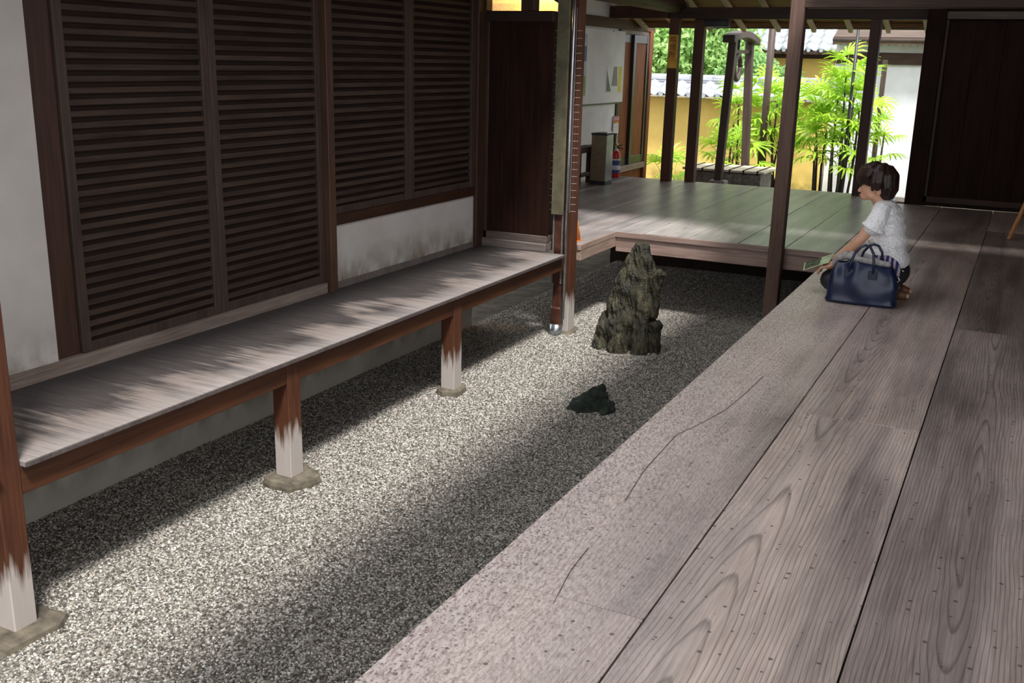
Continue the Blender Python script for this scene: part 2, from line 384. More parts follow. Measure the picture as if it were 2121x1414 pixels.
def rockmat(name, cols, rough, sc=6):
    t = NT(name); p = t.obj(); q = t.mapping(p, (1, 1, 0.3))
    n = t.noise(q, sc*3, 8, 0.7, 0.6); n2 = t.noise(p, sc*0.8, 4); n3 = t.noise(p, sc*14, 3)
    f = t.math('ADD', t.math('MULTIPLY', n, 0.62), t.math('ADD', t.math('MULTIPLY', n2, 0.28), t.math('MULTIPLY', n3, 0.12)))
    c = t.ramp(f, [(0.33, cols[0]), (0.46, cols[1]), (0.56, cols[2]), (0.68, cols[3])])
    t.bump(t.math('ADD', n, t.math('MULTIPLY', n3, 0.4)), 0.9, 0.03)
    return t.done(c, rough, 0.6)
M['rock'] = rockmat('mossy brown rock', ((0.004, 0.004, 0.003), (0.018, 0.017, 0.008), (0.046, 0.040, 0.018), (0.22, 0.185, 0.09)), 0.30)
M['rock_wet'] = rockmat('wet green black rock', ((0.004, 0.007, 0.005), (0.010, 0.018, 0.012), (0.025, 0.04, 0.028), (0.09, 0.12, 0.09)), 0.2, 9)
def emit(name, col, s):
    t = NT(name); t.put(t.b.inputs['Emission Color'], (*col, 1)); t.put(t.b.inputs['Emission Strength'], s); return t.done(col, 0.5)
M['bulb'] = emit('warm lamp glass', (1.0, 0.62, 0.16), 14.0)
M['warm_plaster'] = plaster('yellow interior plaster', (0.72, 0.60, 0.38), amount=0.0)

# ------------------------------------------------------------------ floors
def add_plank(parent, x0, x1, y0, y1, z1, th, mat, col=(1, 1, 1), gap=0.003, dz=0.0, bev=0.002):
    o = MB().box(x0+gap, x1-gap, y0+gap, y1-gap, z1-th+dz, z1+dz, bev).make('plank', mat, parent, origin=((x0+x1)/2, (y0+y1)/2, z1-th))
    o.color = (*col, 1); return o

floor = struct(thing('floor', (-0.5, 5, -0.06)), 'wide weathered grey plank veranda floor')
xs = [-1.312, -0.773, -0.239, 0.30, 0.84, 1.38, 1.92]
joints = {0: [0.2, 2.43, 7.42, 12.45], 1: [0.3, 4.445, 9.6, 12.45], 2: [0.4, 6.48, 10.85, 12.45], 3: [0.6, 5.3, 12.45], 4: [0.6, 6.9, 12.45], 5: [0.6, 4.9, 12.45]}
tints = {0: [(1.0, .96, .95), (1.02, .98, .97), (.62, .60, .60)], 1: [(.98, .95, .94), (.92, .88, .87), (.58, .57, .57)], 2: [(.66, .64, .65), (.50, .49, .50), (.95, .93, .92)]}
for i in range(6):
    js = joints[i]
    for k in range(len(js)-1):
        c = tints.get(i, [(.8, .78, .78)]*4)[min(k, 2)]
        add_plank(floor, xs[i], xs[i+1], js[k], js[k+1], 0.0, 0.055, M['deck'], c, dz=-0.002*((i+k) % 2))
for crk in ([(-1.03, 2.38), (-1.065, 2.58), (-1.075, 2.75)], [(-1.10, 3.15), (-1.135, 3.45), (-1.145, 3.88), (-1.10, 4.05), (-1.052, 4.285), (-1.03, 4.6), (-1.02, 4.9)]):
    ck = MB()
    for (a_, b_), (c_, d_) in zip(crk, crk[1:]): ck.bar((a_, b_, 0.0), (c_, d_, 0.0), .0016, .0014)
    ck.make('crack', plain('dark crack', (.09, .065, .06), .9), floor)
floor2 = struct(thing('floor', (-3, 10.9, -0.06)), 'polished plank floor of the far passage')
fx = [-5.1, -4.72, -4.30, -3.87, -3.45, -3.01, -2.575, -2.14, -1.73, -1.312]
for i in range(9):
    y0 = 8.68 if fx[i] > -3.5 else 7.86
    if i == 3: # plank that steps round the corner of the gravel
        add_plank(floor2, fx[i], -3.27, 7.86, 8.68, 0.0, 0.05, M['far_deck'], (1, .96, .94))
    add_plank(floor2, fx[i], fx[i+1], 8.68 if i == 3 else y0, 13.12, 0.0, 0.05, M['far_deck'], random.choice([(1, 1, 1), (.92, .92, .93), (1.06, 1.05, 1.04)]), dz=-0.001*(i % 2))
MB().box(-3.27, -1.312, 8.69, 8.80, -0.185, -0.05, 0.005).make('edge_beam', M['fascia'], floor2)
MB().box(-3.272, -1.312, 8.672, 8.70, -0.05, -0.001, 0.003).make('edge_board', M['fascia'], floor2)
MB().box(-3.36, -3.268, 7.86, 8.79, -0.14, -0.05, 0.004).make('edge_beam', M['fascia_y'], floor2)
MB().box(-3.30, -3.266, 7.85, 8.69, -0.05, -0.001, 0.003).make('edge_board', M['fascia_y'], floor2)
MB().box(-1.36, -1.27, 0.2, 8.68, -0.20, -0.057, 0.005).make('edge_beam', M['fascia_y'], floor)
MB().box(-5.1, -1.0, 13.06, 13.14, -0.22, -0.05, 0.004).make('edge_beam', M['fascia'], floor2)
struct(MB().box(-4.2, -1.0, 11.0, 11.06, -0.8, -0.06).make('wall_underfloor', M['door_board']), 'dark boarding under the far floor')
struct(MB().box(-1.10, -1.06, 0.2, 11.0, -0.8, -0.06).make('wall_underfloor_right', M['door_board']), 'dark boarding under the right veranda')

# ------------------------------------------------------------------ gravel bed (raked, uncountable)
R_BIG, R_SMALL = (-2.72, 7.52), (-2.38, 5.94)
def gravel_z(x, y):
    z = 0.0
    d1 = math.hypot(x-R_BIG[0], y-R_BIG[1]); d2 = math.hypot((x-R_SMALL[0])*1.1, y-R_SMALL[1])
    base = lerp(0.0042, 0.0014, min(1, max(0, (y-3)/3)))*math.sin(2*PI*x/0.085)
    w1 = max(0, 1-max(0, d1-0.35)/0.45); w2 = max(0, 1-max(0, d2-0.2)/0.35)
    ww = min(1, max(w1, w2)); d = d1 if w1 > w2 else d2
    z = base*(1-ww) + 0.006*math.sin(2*PI*d/0.095)*ww
    z += 0.025*max(0, 1-d1/0.7) + 0.012*max(0, 1-d2/0.45)
    z += 0.012*mnoise.noise(Vector((x*1.3, y*0.8, 0)))
    return z - 0.745
nx, ny = 190, 330; gx0, gx1, gy0, gy1 = -4.12, -1.06, 1.2, 11.0
vs = []; fs = []
for j in range(ny+1):
    for i in range(nx+1):
        x = lerp(gx0, gx1, i/nx); y = lerp(gy0, gy1, j/ny); vs.append((x, y, gravel_z(x, y)))
for j in range(ny):
    for i in range(nx):
        a = j*(nx+1)+i; fs.append((a, a+1, a+nx+2, a+nx+1))
me = bpy.data.meshes.new('gravel'); me.from_pydata(vs, [], fs)
def gravel_mat():
    t = NT('grey white gravel')
    a = t.add('ShaderNodeAttribute', attribute_type='INSTANCER', attribute_name='tint').outputs['Fac']
    b = t.add('ShaderNodeAttribute', attribute_type='INSTANCER', attribute_name='hue').outputs['Fac']
    c = t.ramp(a, [(0.0, (0.035, 0.032, 0.028)), (0.25, (0.125, 0.113, 0.096)), (0.6, (0.28, 0.258, 0.226)), (0.9, (0.46, 0.43, 0.39)), (1.0, (0.62, 0.60, 0.57))])
    c = t.mix(0.5, c, t.ramp(b, [(0.0, (0.95, 0.82, 0.72)), (0.35, (1, 0.98, 0.94)), (0.7, (0.93, 0.97, 1.0)), (1.0, (0.78, 0.88, 0.85))]), 'MULTIPLY')
    return t.done(c, 0.6, 0.4)
def gravel_bed():
    t = NT('gravel bed'); p = t.pos(); v = t.add('ShaderNodeTexVoronoi', {'Vector': p, 'Scale': 95.0})
    c = t.ramp(t.sep(v.outputs['Color'])[0], [(0.0, (0.035, 0.03, 0.026)), (0.6, (0.15, 0.138, 0.12)), (1.0, (0.32, 0.30, 0.27))])
    t.bump(v.outputs['Distance'], 0.8, 0.008); return t.done(c, 0.7, 0.3)
M['pebble'] = gravel_mat(); M['gravel_bed'] = gravel_bed()
me.materials.append(M['gravel_bed'])
gravel = bpy.data.objects.new('gravel', me); COL.objects.link(gravel)
gravel['kind'] = 'stuff'; tag(gravel, 'raked bed of pale grey gravel between the two verandas', 'gravel')
g = bpy.data.node_groups.new('pebbles', 'GeometryNodeTree')
g.interface.new_socket('Geometry', in_out='INPUT', socket_type='NodeSocketGeometry'); g.interface.new_socket('Geometry', in_out='OUTPUT', socket_type='NodeSocketGeometry')
gi = g.nodes.new('NodeGroupInput'); go = g.nodes.new('NodeGroupOutput'); L = g.links.new
dp = g.nodes.new('GeometryNodeDistributePointsOnFaces'); dp.inputs['Density'].default_value = 10500; dp.inputs['Seed'].default_value = 3
ico = g.nodes.new('GeometryNodeMeshIcoSphere'); ico.inputs['Radius'].default_value = 1.0; ico.inputs['Subdivisions'].default_value = 1
sm = g.nodes.new('GeometryNodeSetMaterial'); sm.inputs['Material'].default_value = M['pebble']
ip = g.nodes.new('GeometryNodeInstanceOnPoints')
def rv(typ, lo, hi, seed):
    n = g.nodes.new('FunctionNodeRandomValue'); n.data_type = typ
    k = {'FLOAT_VECTOR': (0, 1, 0), 'FLOAT': (2, 3, 1)}[typ]
    n.inputs[k[0]].default_value = lo; n.inputs[k[1]].default_value = hi; n.inputs['Seed'].default_value = seed
    return n.outputs[k[2]]
L(gi.outputs[0], dp.inputs[0]); L(dp.outputs['Points'], ip.inputs['Points']); L(ico.outputs[0], sm.inputs[0]); L(sm.outputs[0], ip.inputs['Instance'])
L(rv('FLOAT_VECTOR', (0.0042, 0.0036, 0.0030), (0.0098, 0.0082, 0.0065), 1), ip.inputs['Scale'])
L(rv('FLOAT_VECTOR', (-0.5, -0.5, 0), (0.5, 0.5, 6.28), 2), ip.inputs['Rotation'])
def store(geo, nm, val):
    n = g.nodes.new('GeometryNodeStoreNamedAttribute'); n.data_type = 'FLOAT'; n.domain = 'INSTANCE'; n.inputs['Name'].default_value = nm
    L(geo, n.inputs['Geometry']); L(val, n.inputs['Value']); return n.outputs[0]
s1 = store(ip.outputs[0], 'tint', rv('FLOAT', 0.0, 1.0, 5)); s2 = store(s1, 'hue', rv('FLOAT', 0.0, 1.0, 6))
jn = g.nodes.new('GeometryNodeJoinGeometry'); L(s2, jn.inputs[0]); L(gi.outputs[0], jn.inputs[0]); L(jn.outputs[0], go.inputs[0])
gm = gravel.modifiers.new('pebbles', 'NODES'); gm.node_group = g

# ------------------------------------------------------------------ left building
WX = -4.06
def lwall(name, x0, x1, y0, y1, z0, z1, mat, label):
    return struct(MB().box(x0, x1, y0, y1, z0, z1).make(name, mat), label)
lwall('wall_left', WX-0.14, WX, 0.4, 3.226, 0.03, 2.6, M['plaster'], 'white plaster wall beside the first batten door')
lwall('wall_left_low', WX-0.14, WX, 5.43, 7.39, 0.015, 0.405, M['plaster'], 'low white plaster panel under the far batten doors')
lwall('wall_left_top', WX-0.14, WX+0.02, 3.2, 7.6, 2.16, 2.7, M['plaster'], 'plaster above the batten doors')
lwall('wall_left_plinth', WX-0.16, WX-0.06, 0.4, 7.5, -0.80, -0.42, M['plinth'], 'pale plinth under the ledge')
lwall('wall_left_base', WX-0.18, WX-0.08, 0.4, 7.5, -0.42, -0.05, M['door_board'], 'dark boarding under the ledge')
lwall('trim_1', WX-0.10, WX+0.02, 0.4, 5.352, -0.03, 0.038, M['sill'], 'pale weathered sill along the ledge')
lwall('trim_2', WX-0.10, WX+0.002, 5.43, 7.40, -0.03, 0.018, M['sill_x'], 'thin grey sill under the plaster panel')
lwall('trim_3', WX-0.12, WX+0.03, 3.2, 7.6, 2.02, 2.16, M['beam_y'], 'lintel over the batten doors')
lwall('trim_4', WX-0.10, WX+0.012, 5.43, 7.40, 0.405, 0.475, M['beam_y'], 'rail under the far batten doors')
bpy.data.objects['trim_4'].color = (.45, .42, .42, 1)
p = MB().box(WX-0.10, WX-0.015, 3.226, 3.372, 0.038, 2.02, 0.004).make('wooden_post', M['col']); p.color = (.55, .45, .4, 1)
tag(p, 'dark recessed post between white plaster and the nearest batten door', 'post')
p = MB().box(WX-0.06, WX+0.05, 5.36, 5.43, -0.03, 2.02, 0.004).make('wooden_post', M['col']); p.color = (.8, .75, .7, 1)
tag(p, 'slim brown post left of the low white plaster panel', 'post')
p = MB().box(WX-0.12, WX+0.03, 7.392, 7.56, -0.03, 2.02, 0.005).make('wooden_post', M['col']); p.color = (.5, .45, .42, 1)
tag(p, 'dark corner post right of the low white plaster panel', 'post')

batten_proto = None
def batten_door(n, y0, y1, z0, z1, label, xo=0.0, rail=0.05, first=0.11):
    global batten_proto
    d = struct(thing('door_%d' % n, (WX+xo, (y0+y1)/2, z0)), label)
    sw = 0.057
    MB().box(WX+xo-0.035, WX+xo-0.018, y0+0.02, y1-0.02, z0+0.01, z1-0.01).make('panel', M['door_board'], d)
    for a, b in ((y0+0.002, y0+sw), (y1-sw, y1-0.002)):
        MB().box(WX+xo-0.034, WX+xo+0.004, a, b, z0, z1, 0.003).make('stile', M['door_frame'], d)
    for a, b in ((z0, z0+rail), (z1-0.06, z1)):
        MB().box(WX+xo-0.034, WX+xo, y0+sw, y1-sw, a, b, 0.003).make('rail', M['door_frame'], d)
    wl = y1-y0-2*sw+0.01
    if batten_proto is None or abs(batten_proto[0]-wl) > 1e-4:
        o = MB().box(WX-0.02, WX-0.002, -wl/2, wl/2, 0, 0.0290, 0.003).make('batten', M['batten'], origin=(WX, 0, 0))
        batten_proto = (wl, o.data); bpy.data.objects.remove(o)
    z = first
    while z < z1-0.09:
        c = bpy.data.objects.new('batten', batten_proto[1]); COL.objects.link(c); c.parent = d
        c.location = (0, 0, z - z0); k = random.uniform(.82, 1.18); c.color = (k, k*.98, k*.97, 1)
        z += 0.0540
batten_door(1, 3.372, 4.366, 0.038, 2.02, 'dark sliding door of close horizontal battens next to the white plaster', first=0.108)
batten_door(2, 4.366, 5.36, 0.038, 2.02, 'dark sliding batten door second from the near end', first=0.108)
batten_proto = None
batten_door(3, 5.43, 6.41, 0.475, 2.02, 'short dark batten door above the left half of the plaster panel', first=0.542)
batten_door(4, 6.41, 7.39, 0.475, 2.02, 'short dark batten door above the right half of the plaster panel', first=0.542)

# end wall of dark boards closing the ledge
wc = struct(thing('wall_corner', (-3.7, 7.56, -0.03)), 'dark board wall closing the far end of the ledge')
MB().box(-4.03, -3.438, 7.535, 7.545, 0.10, 1.79).make('backing', M['door_board'], wc)
bx = [-4.005, -3.86, -3.71, -3.57, -3.43]
for a, b in zip(bx, bx[1:]): MB().box(a+.001, b-.001, 7.527, 7.54, 0.10, 1.79, 0.002).make('board', M['dark_panel'], wc)
MB().box(-4.03, -4.0, 7.515, 7.56, 0.04, 1.80, 0.003).make('jamb', M['col'], wc).color = (.5, .42, .4, 1)
MB().box(-4.03, -3.438, 7.515, 7.60, 0.040, 0.100, 0.004).make('rail', M['sill_x'], wc).color = (.75, .7, .66, 1)
MB().box(-4.05, -3.438, 7.495, 7.66, -0.03, 0.040, 0.005).make('sill', M['sill_x'], wc)
MB().box(-4.05, -3.438, 7.505, 7.60, 1.79, 1.872, 0.004).make('lintel', M['beam_x'], wc).color = (.35, .3, .28, 1)
MB().box(-3.715, -3.60, 7.50, 7.60, 1.872, 2.6, 0.004).make('stud', M['col'], wc).color = (.5, .42, .36, 1)
MB().box(-4.06, -4.02, 7.50, 7.60, 1.872, 2.6, 0.004).make('stud', M['col'], wc).color = (.5, .42, .36, 1)
MB().prism([(-3.60, 7.66, 2.01), (-3.40, 7.66, 1.90), (-3.40, 7.66, 2.3), (-3.60, 7.66, 2.3)], (0, 0.05, 0)).make('brace', M['beam_x'], wc).color = (.3, .26, .24, 1)
# lamp-lit room behind the transom
struct(MB().box(-5.1, -3.70, 8.60, 8.66, 0.0, 2.7).make('wall_room_back', M['warm_plaster']), 'yellow plaster seen through the transom')
struct(MB().box(-3.76, -3.70, 7.60, 8.60, 0.0, 1.88).make('wall_room_side', M['dark_panel']), 'dark partition behind the corner wall')
struct(MB().box(-5.1, -3.75, 8.54, 8.60, 1.86, 1.985, 0.004).make('trim_5', M['rafter']), 'beam lit yellow inside the room')
lamp = thing('pendant_lamp', (-4.05, 8.30, 2.10), 'glowing warm pendant lamp seen through the transom above the dark corner wall', 'lamp')
MB().ball((-4.05, 8.30, 2.18), 0.07, (1, 1, 1.1), 2).make('bulb', M['bulb'], lamp, True)
MB().tube([(-4.05, 8.30, 2.25), (-4.05, 8.30, 2.32)], [0.03, 0.03], 12).make('socket', M['bin_black'], lamp)
MB().tube([(-4.05, 8.30, 2.32), (-4.05, 8.30, 2.66)], 0.004, 6).make('flex', M['bin_black'], lamp)
ld = bpy.data.lights.new('lamp_light', 'POINT'); ld.energy = 26; ld.color = (1.0, 0.55, 0.10); ld.shadow_soft_size = 0.09
lo = bpy.data.objects.new('lamp_light', ld); COL.objects.link(lo); lo.parent = lamp; lo.location = (0, 0, -0.04)

# ------------------------------------------------------------------ ledge along the batten doors
ledge = thing('veranda_ledge', (-3.65, 4.9, -0.74), 'narrow weathered wooden ledge on short posts below the batten doors', 'ledge')
ys = [0.9, 1.42, 1.90, 2.284, 2.395, 2.92, 3.374, 3.92, 4.475, 5.0, 5.52, 6.02, 6.385, 6.80, 7.17, 7.50]
for i, (a, b) in enumerate(zip(ys, ys[1:])):
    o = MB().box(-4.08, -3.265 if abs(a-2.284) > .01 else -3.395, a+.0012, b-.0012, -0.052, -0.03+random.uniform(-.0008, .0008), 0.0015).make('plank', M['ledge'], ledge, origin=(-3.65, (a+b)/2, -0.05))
    k = random.uniform(.9, 1.08); o.color = (k, k, k, 1)
for a, b in ((0.9, 2.285), (2.394, 7.57)): MB().box(-3.375, -3.292, a, b, -0.170, -0.053, 0.004).make('front_beam', M['beam_y'], ledge)
for a, b in ((0.9, 2.283), (2.396, 7.50)): MB().box(-3.2655, -3.257, a, b, -0.052, -0.031, 0.002).make('edge_strip', M['sill_x'], ledge).color = (.6, .6, .62, 1)
for y in (3.99, 5.74):
    MB().box(-3.392, -3.287, y, y+0.105, -0.70, -0.053, 0.004).make('leg', M['post'], ledge)
for y in (2.3, 4.0, 5.75, 7.0):
    MB().box(-4.1, -3.375, y+0.02, y+0.09, -0.16, -0.054, 0.003).make('cross_joist', M['beam_x'], ledge)

# tall posts that carry the left eave
p = MB().box(-3.392, -3.287, 2.287, 2.392, -0.735, 2.10, 0.005).make('wooden_post', M['post'])
tag(p, 'red brown wooden post at the left edge of the picture, pale at its foot', 'post')
p = MB().box(-3.428, -3.292, 7.69, 7.826, -0.735, 2.10, 0.005).make('wooden_post', M['post'])
tag(p, 'wooden post behind the drainpipe at the far end of the ledge', 'post')
p = MB().box(-1.835, -1.722, 8.53, 8.643, -0.735, 2.45, 0.005).make('wooden_post', M['post_grey']); p.color = (.75, .68, .66, 1)
tag(p, 'brown post standing before the far floor edge, left of the woman', 'post')

def stone(cx, cy, rx, ry, z0, z1, label, rot=0.0, seed=0):
    mb = MB(); n = 14; rng = random.Random(seed)
    rr = [rng.uniform(.86, 1.08) for _ in range(n)]; rows = []
    for zz, k in ((z0, .97), (lerp(z0, z1, .6), 1.0), (z1-0.008, .95), (z1, .84)):
        row = []
        for i in range(n):
            a = 2*PI*i/n; c, s = math.cos(a), math.sin(a); q = 4.0
            e = (abs(c)**q+abs(s)**q)**(-1/q)
            x, y = rx*e*c*rr[i]*k, ry*e*s*rr[i]*k
            row.append(mb.bm.verts.new((cx+x*math.cos(rot)-y*math.sin(rot), cy+x*math.sin(rot)+y*math.cos(rot), zz+rng.uniform(-.003, .003))))
        rows.append(row)
    for a, b in zip(rows, rows[1:]):
        for i in range(n): mb.bm.faces.new((a[i], a[(i+1) % n], b[(i+1) % n], b[i]))
    mb.bm.faces.new(rows[-1]); mb.bm.faces.new(rows[0][::-1])
    return tag(mb.make('foundation_stone', M['stone'], smooth=False), label, 'stone', 'stones under the posts')
stone(-3.33, 2.33, .145, .17, -0.79, -0.712, 'mossy flat stone under the post at the left edge', .1, 1)
stone(-3.325, 4.05, .13, .145, -0.78, -0.698, 'flat stone under the ledge leg nearest the camera', -.1, 2)
stone(-3.345, 5.80, .10, .12, -0.78, -0.698, 'small dark stone under the second ledge leg', .2, 3)
stone(-3.345, 7.77, .12, .15, -0.80, -0.73, 'low stone under the drainpipe post', .1, 4)
stone(-1.79, 8.58, .16, .15, -0.80, -0.72, 'stone under the post left of the woman, mostly hidden', .3, 5)

# drainpipe strapped to the far ledge post
dr = thing('drainpipe', (-3.36, 7.62, -0.74), 'brown rain drainpipe with olive cover and wire pins strapped to post', 'drainpipe')
MB().box(-3.41, -3.33, 7.60, 7.67, -0.62, 0.30, 0.012).make('channel', M['pipe_brown'], dr)
for x in (-3.412, -3.334): MB().box(x-.006, x+.006, 7.592, 7.61, -0.30, 0.28, 0.002).make('edge_strip', M['sill_x'], dr)
MB().box(-3.418, -3.325, 7.585, 7.68, -0.70, -0.50, 0.016).make('lower_sleeve', M['pipe_brown'], dr)
MB().tube([(-3.372, 7.63, -0.66), (-3.368, 7.615, -0.76)], [0.055, 0.05], 16).make('shoe', M['metal'], dr, True)
MB().box(-3.43, -3.325, 7.575, 7.60, 0.28, 2.4, 0.003).make('cover_sheet', M['olive'], dr)
MB().tube([(-3.300, 7.60, -0.60), (-3.300, 7.60, 2.4)], 0.0125, 12).make('steel_rod', M['metal'], dr, True)
pin = None
for i in range(26):
    z = 0.315+i*0.0565
    for sx in (-3.432, -3.245):
        if pin is None:
            pin = MB().bar((sx-.022, 7.60, z), (sx+.022, 7.60, z+.002), 0.0028, 0.0028).make('pin', M['wire'], dr, origin=(sx, 7.60, z))
        else:
            clone(pin, dr, Vector((sx, 7.60, z)) - Vector(dr.location))
MB().box(-3.280, -3.274, 7.60, 7.606, 0.30, 1.9).make('pin_strip', M['metal'], dr)

# ------------------------------------------------------------------ roofs, beams (all above the frame except the far ones)
struct(MB().prism([(-5.2, 0.2, 2.75), (-2.98, 0.2, 2.20), (-2.98, 0.2, 2.28), (-5.2, 0.2, 2.83)], (0, 8.2, 0)).make('ceiling_left', M['roof_dark']), 'left eave')
struct(MB().box(-1.50, 2.4, 0.2, 8.45, 2.40, 2.48).make('ceiling_right', M['roof_dark']), 'ceiling over the right veranda')
struct(MB().box(-3.40, -3.28, 1.5, 8.5, 2.10, 2.24, .005).make('trim_6', M['beam_y']), 'beam under the left eave')
far_roof = struct(thing('ceiling_far', (-2, 11, 2.2)), 'roof over the far passage')
MB().prism([(-6.0, 8.4, 2.95), (-6.0, 10.6, 2.98), (-6.0, 14.12, 2.005), (-6.0, 14.12, 2.06), (-6.0, 10.6, 3.05), (-6.0, 8.4, 3.02)], (9.5, 0, 0)).make('roof_boards', M['roof_board'], far_roof)
for x in [-5.45+.46*i for i in range(16)]:
    MB().bar((x, 10.6, 2.945), (x, 14.06, 1.955), 0.052, 0.06, 0.003).make('rafter', M['rafter'], far_roof)
for y, z in ((13.45, 2.165), (13.98, 2.005)):
    MB().box(-6.0, 3.4, y-.02, y+.02, z, z+.03).make('purlin', M['roof_board'], far_roof)
MB().box(-6.0, 3.4, 14.10, 14.13, 1.99, 2.075).make('eave_board', M['roof_board'], far_roof)
MB().box(-6.0, 3.4, 14.14, 14.22, 1.975, 2.01, .006).make('gutter', M['olive'], far_roof)
struct(MB().box(-4.28, -1.18, 12.89, 13.02, 2.045, 2.18, .006).make('trim_7', M['beam_x']), 'dark beam across the far columns').color = (.6, .55, .55, 1)
struct(MB().box(-1.84, 2.4, 8.53, 8.66, 1.945, 2.14, .006).make('trim_8', M['beam_x']), 'dark beam over the veranda beyond the woman')
struct(MB().tube([(-4.16, 8.7, 2.24), (-4.17, 10, 2.22), (-4.18, 11.5, 2.215), (-4.19, 13.1, 2.21)], [.12, .115, .11, .105], 14).make('trim_9', M['beam_y'], smooth=True), 'round log beam along the passage').color = (.75, .85, .95, 1)
struct(MB().box(-5.12, -4.3, 12.9, 13.0, 2.05, 2.2).make('trim_10', M['beam_x']), 'short red brown beam').color = (1.1, .8, .7, 1)
struct(MB().box(-3.92, -3.56, 13.05, 13.16, 1.955, 2.05, .004).make('trim_11', M['door_black']), 'black box under the far beam')

# far columns
def column(x0, x1, y0, y1, z0, z1, label, col=(1, 1, 1), mat='col', name='wooden_post'):
    o = MB().box(x0, x1, y0, y1, z0, z1, .005).make(name, M[mat]); o.color = (*col, 1); return tag(o, label, 'post')
c1 = column(-4.275, -4.15, 12.89, 13.01, -0.05, 2.06, 'far post carrying the gold smoking area sign', (1.1, .8, .7))
column(-3.985, -3.86, 13.02, 13.14, -0.3, 2.05, 'far post just right of the signed post', (1, .85, .78))
column(-1.835, -1.715, 12.90, 13.02, -0.3, 2.06, 'dark far post behind the head of the woman', (.62, .55, .52))
sg = thing('hanging_sign', (-4.205, 12.87, 1.44), 'narrow gold vertical sign with black characters on the far post', 'sign')
MB().box(-4.262, -4.145, 12.872, 12.888, 1.44, 1.85, .002).make('board', M['gold'], sg)
def text(name, body, size, loc, rot, mat, parent, vertical=False):
    outs = []
    for i, ch in enumerate(body if vertical else [body]):
        cu = bpy.data.curves.new(name, 'FONT'); cu.body = ch; cu.size = size; cu.align_x = 'CENTER'; cu.align_y = 'CENTER'; cu.extrude = 0.0006
        o = bpy.data.objects.new(name, cu); COL.objects.link(o)
        dg = bpy.context.evaluated_depsgraph_get(); me2 = bpy.data.meshes.new_from_object(o.evaluated_get(dg))
        bpy.data.objects.remove(o); me2.materials.append(mat)
        o = bpy.data.objects.new(name, me2); COL.objects.link(o); o.parent = parent
        o.location = Vector(loc) - world_loc(parent) + Vector((0, 0, -i*size*1.02)); o.rotation_euler = rot; outs.append(o)
    return outs
text('lettering', '喫煙所', 0.088, (-4.204, 12.870, 1.785), (PI/2, 0, 0), M['ink'], sg, True)
for k in range(3):
    MB().bar((-4.245, 12.870, 1.463+k*.022), (-4.165, 12.870, 1.472+k*.022), .002, .008).make('arrow_line', M['yellow'], sg)

struct(MB().box(1.55, 1.65, 5.5, 12.45, 0.0, 2.4).make('wall_right_added', M['dark_panel']), 'added dark wall outside the frame, shading the far end of the right veranda')  # unseen wall added to block side light and darken the far right
# right end wall of dark boards
wr = struct(thing('wall_back_right', (-0.3, 12.5, 0)), 'dark board wall at the end of the right veranda')
MB().box(-1.18, -0.985, 12.45, 12.60, 0.0, 2.6, .005).make('jamb', M['dark_panel'], wr)
bxs = [-0.96+0.29*i for i in range(12)]
for a, b in zip(bxs, bxs[1:]): MB().box(a+.001, b-.001, 12.53, 12.55, 0.10, 2.02, .002).make('board', M['dark_panel'], wr)
MB().box(-0.985, -0.95, 12.49, 12.56, 0.02, 2.03, .003).make('stile', M['col'], wr).color = (.4, .33, .3, 1)
MB().box(-0.985, 2.4, 12.49, 12.57, 0.035, 0.105, .004).make('rail', M['beam_x'], wr).color = (.7, .6, .55, 1)
MB().box(-0.985, 2.4, 12.46, 12.60, 0.0, 0.035, .004).make('sill', M['door_board'], wr)
MB().box(-0.985, 2.4, 12.48, 12.58, 2.035, 2.115, .004).make('lintel', M['sill_x'], wr).color = (.9, .85, .8, 1)
MB().box(-0.985, 2.4, 12.552, 12.575, 0.02, 2.1).make('backing', M['door_board'], wr)
MB().box(-1.18, 2.4, 12.55, 12.60, 2.115, 3.0).make('upper_boards', M['door_board'], wr)

# ------------------------------------------------------------------ left wall of the far passage
LX = -5.1
struct(MB().box(LX-.12, LX, 8.66, 13.32, 0.45, 2.5).make('wall_passage', M['plaster_far']), 'white plaster wall behind the notice board')
struct(MB().box(LX-.11, LX-.012, 8.66, 13.32, -0.05, 0.45).make('wall_passage_low', M['plaster_far']), 'white plaster below the rail')
struct(MB().box(LX-.1, LX+.012, 8.66, 13.32, 0.405, 0.455, .003).make('trim_12', M['red_wood']), 'dark rail on the passage wall').color = (.5, .5, .5, 1)
struct(MB().box(LX-.1, LX+.04, 8.66, 14.62, 1.925, 2.055, .005).make('trim_13', M['beam_y']), 'lintel beam over notice board and doors').color = (1.2, 1.25, 1.3, 1)
struct(MB().box(LX-.08, LX+.02, 13.30, 14.48, 1.87, 1.925, .003).make('trim_14', M['fascia_y']), 'pale door head').color = (.8, .75, .75, 1)
struct(MB().box(LX-.08, LX+.05, 13.28, 14.46, 0.005, 0.085, .004).make('trim_15', M['fascia_y']), 'pale door sill')
struct(MB().box(LX-.1, LX, 13.28, 14.46, -0.6, 0.005).make('wall_passage_base', M['red_wood']), 'brown boards below the door sill')
p = MB().box(LX-.08, LX+.045, 14.44, 14.57, -0.6, 1.94, .005).make('wooden_post', M['red_wood']); p.color = (.85, .85, .85, 1)
tag(p, 'red brown end post right of the black framed doors', 'post')
p = MB().box(LX-.08, LX+.02, 13.26, 13.33, -0.1, 1.93, .004).make('wooden_post', M['col']); p.color = (.4, .4, .4, 1)
tag(p, 'thin dark post between notice board and black framed doors', 'post')
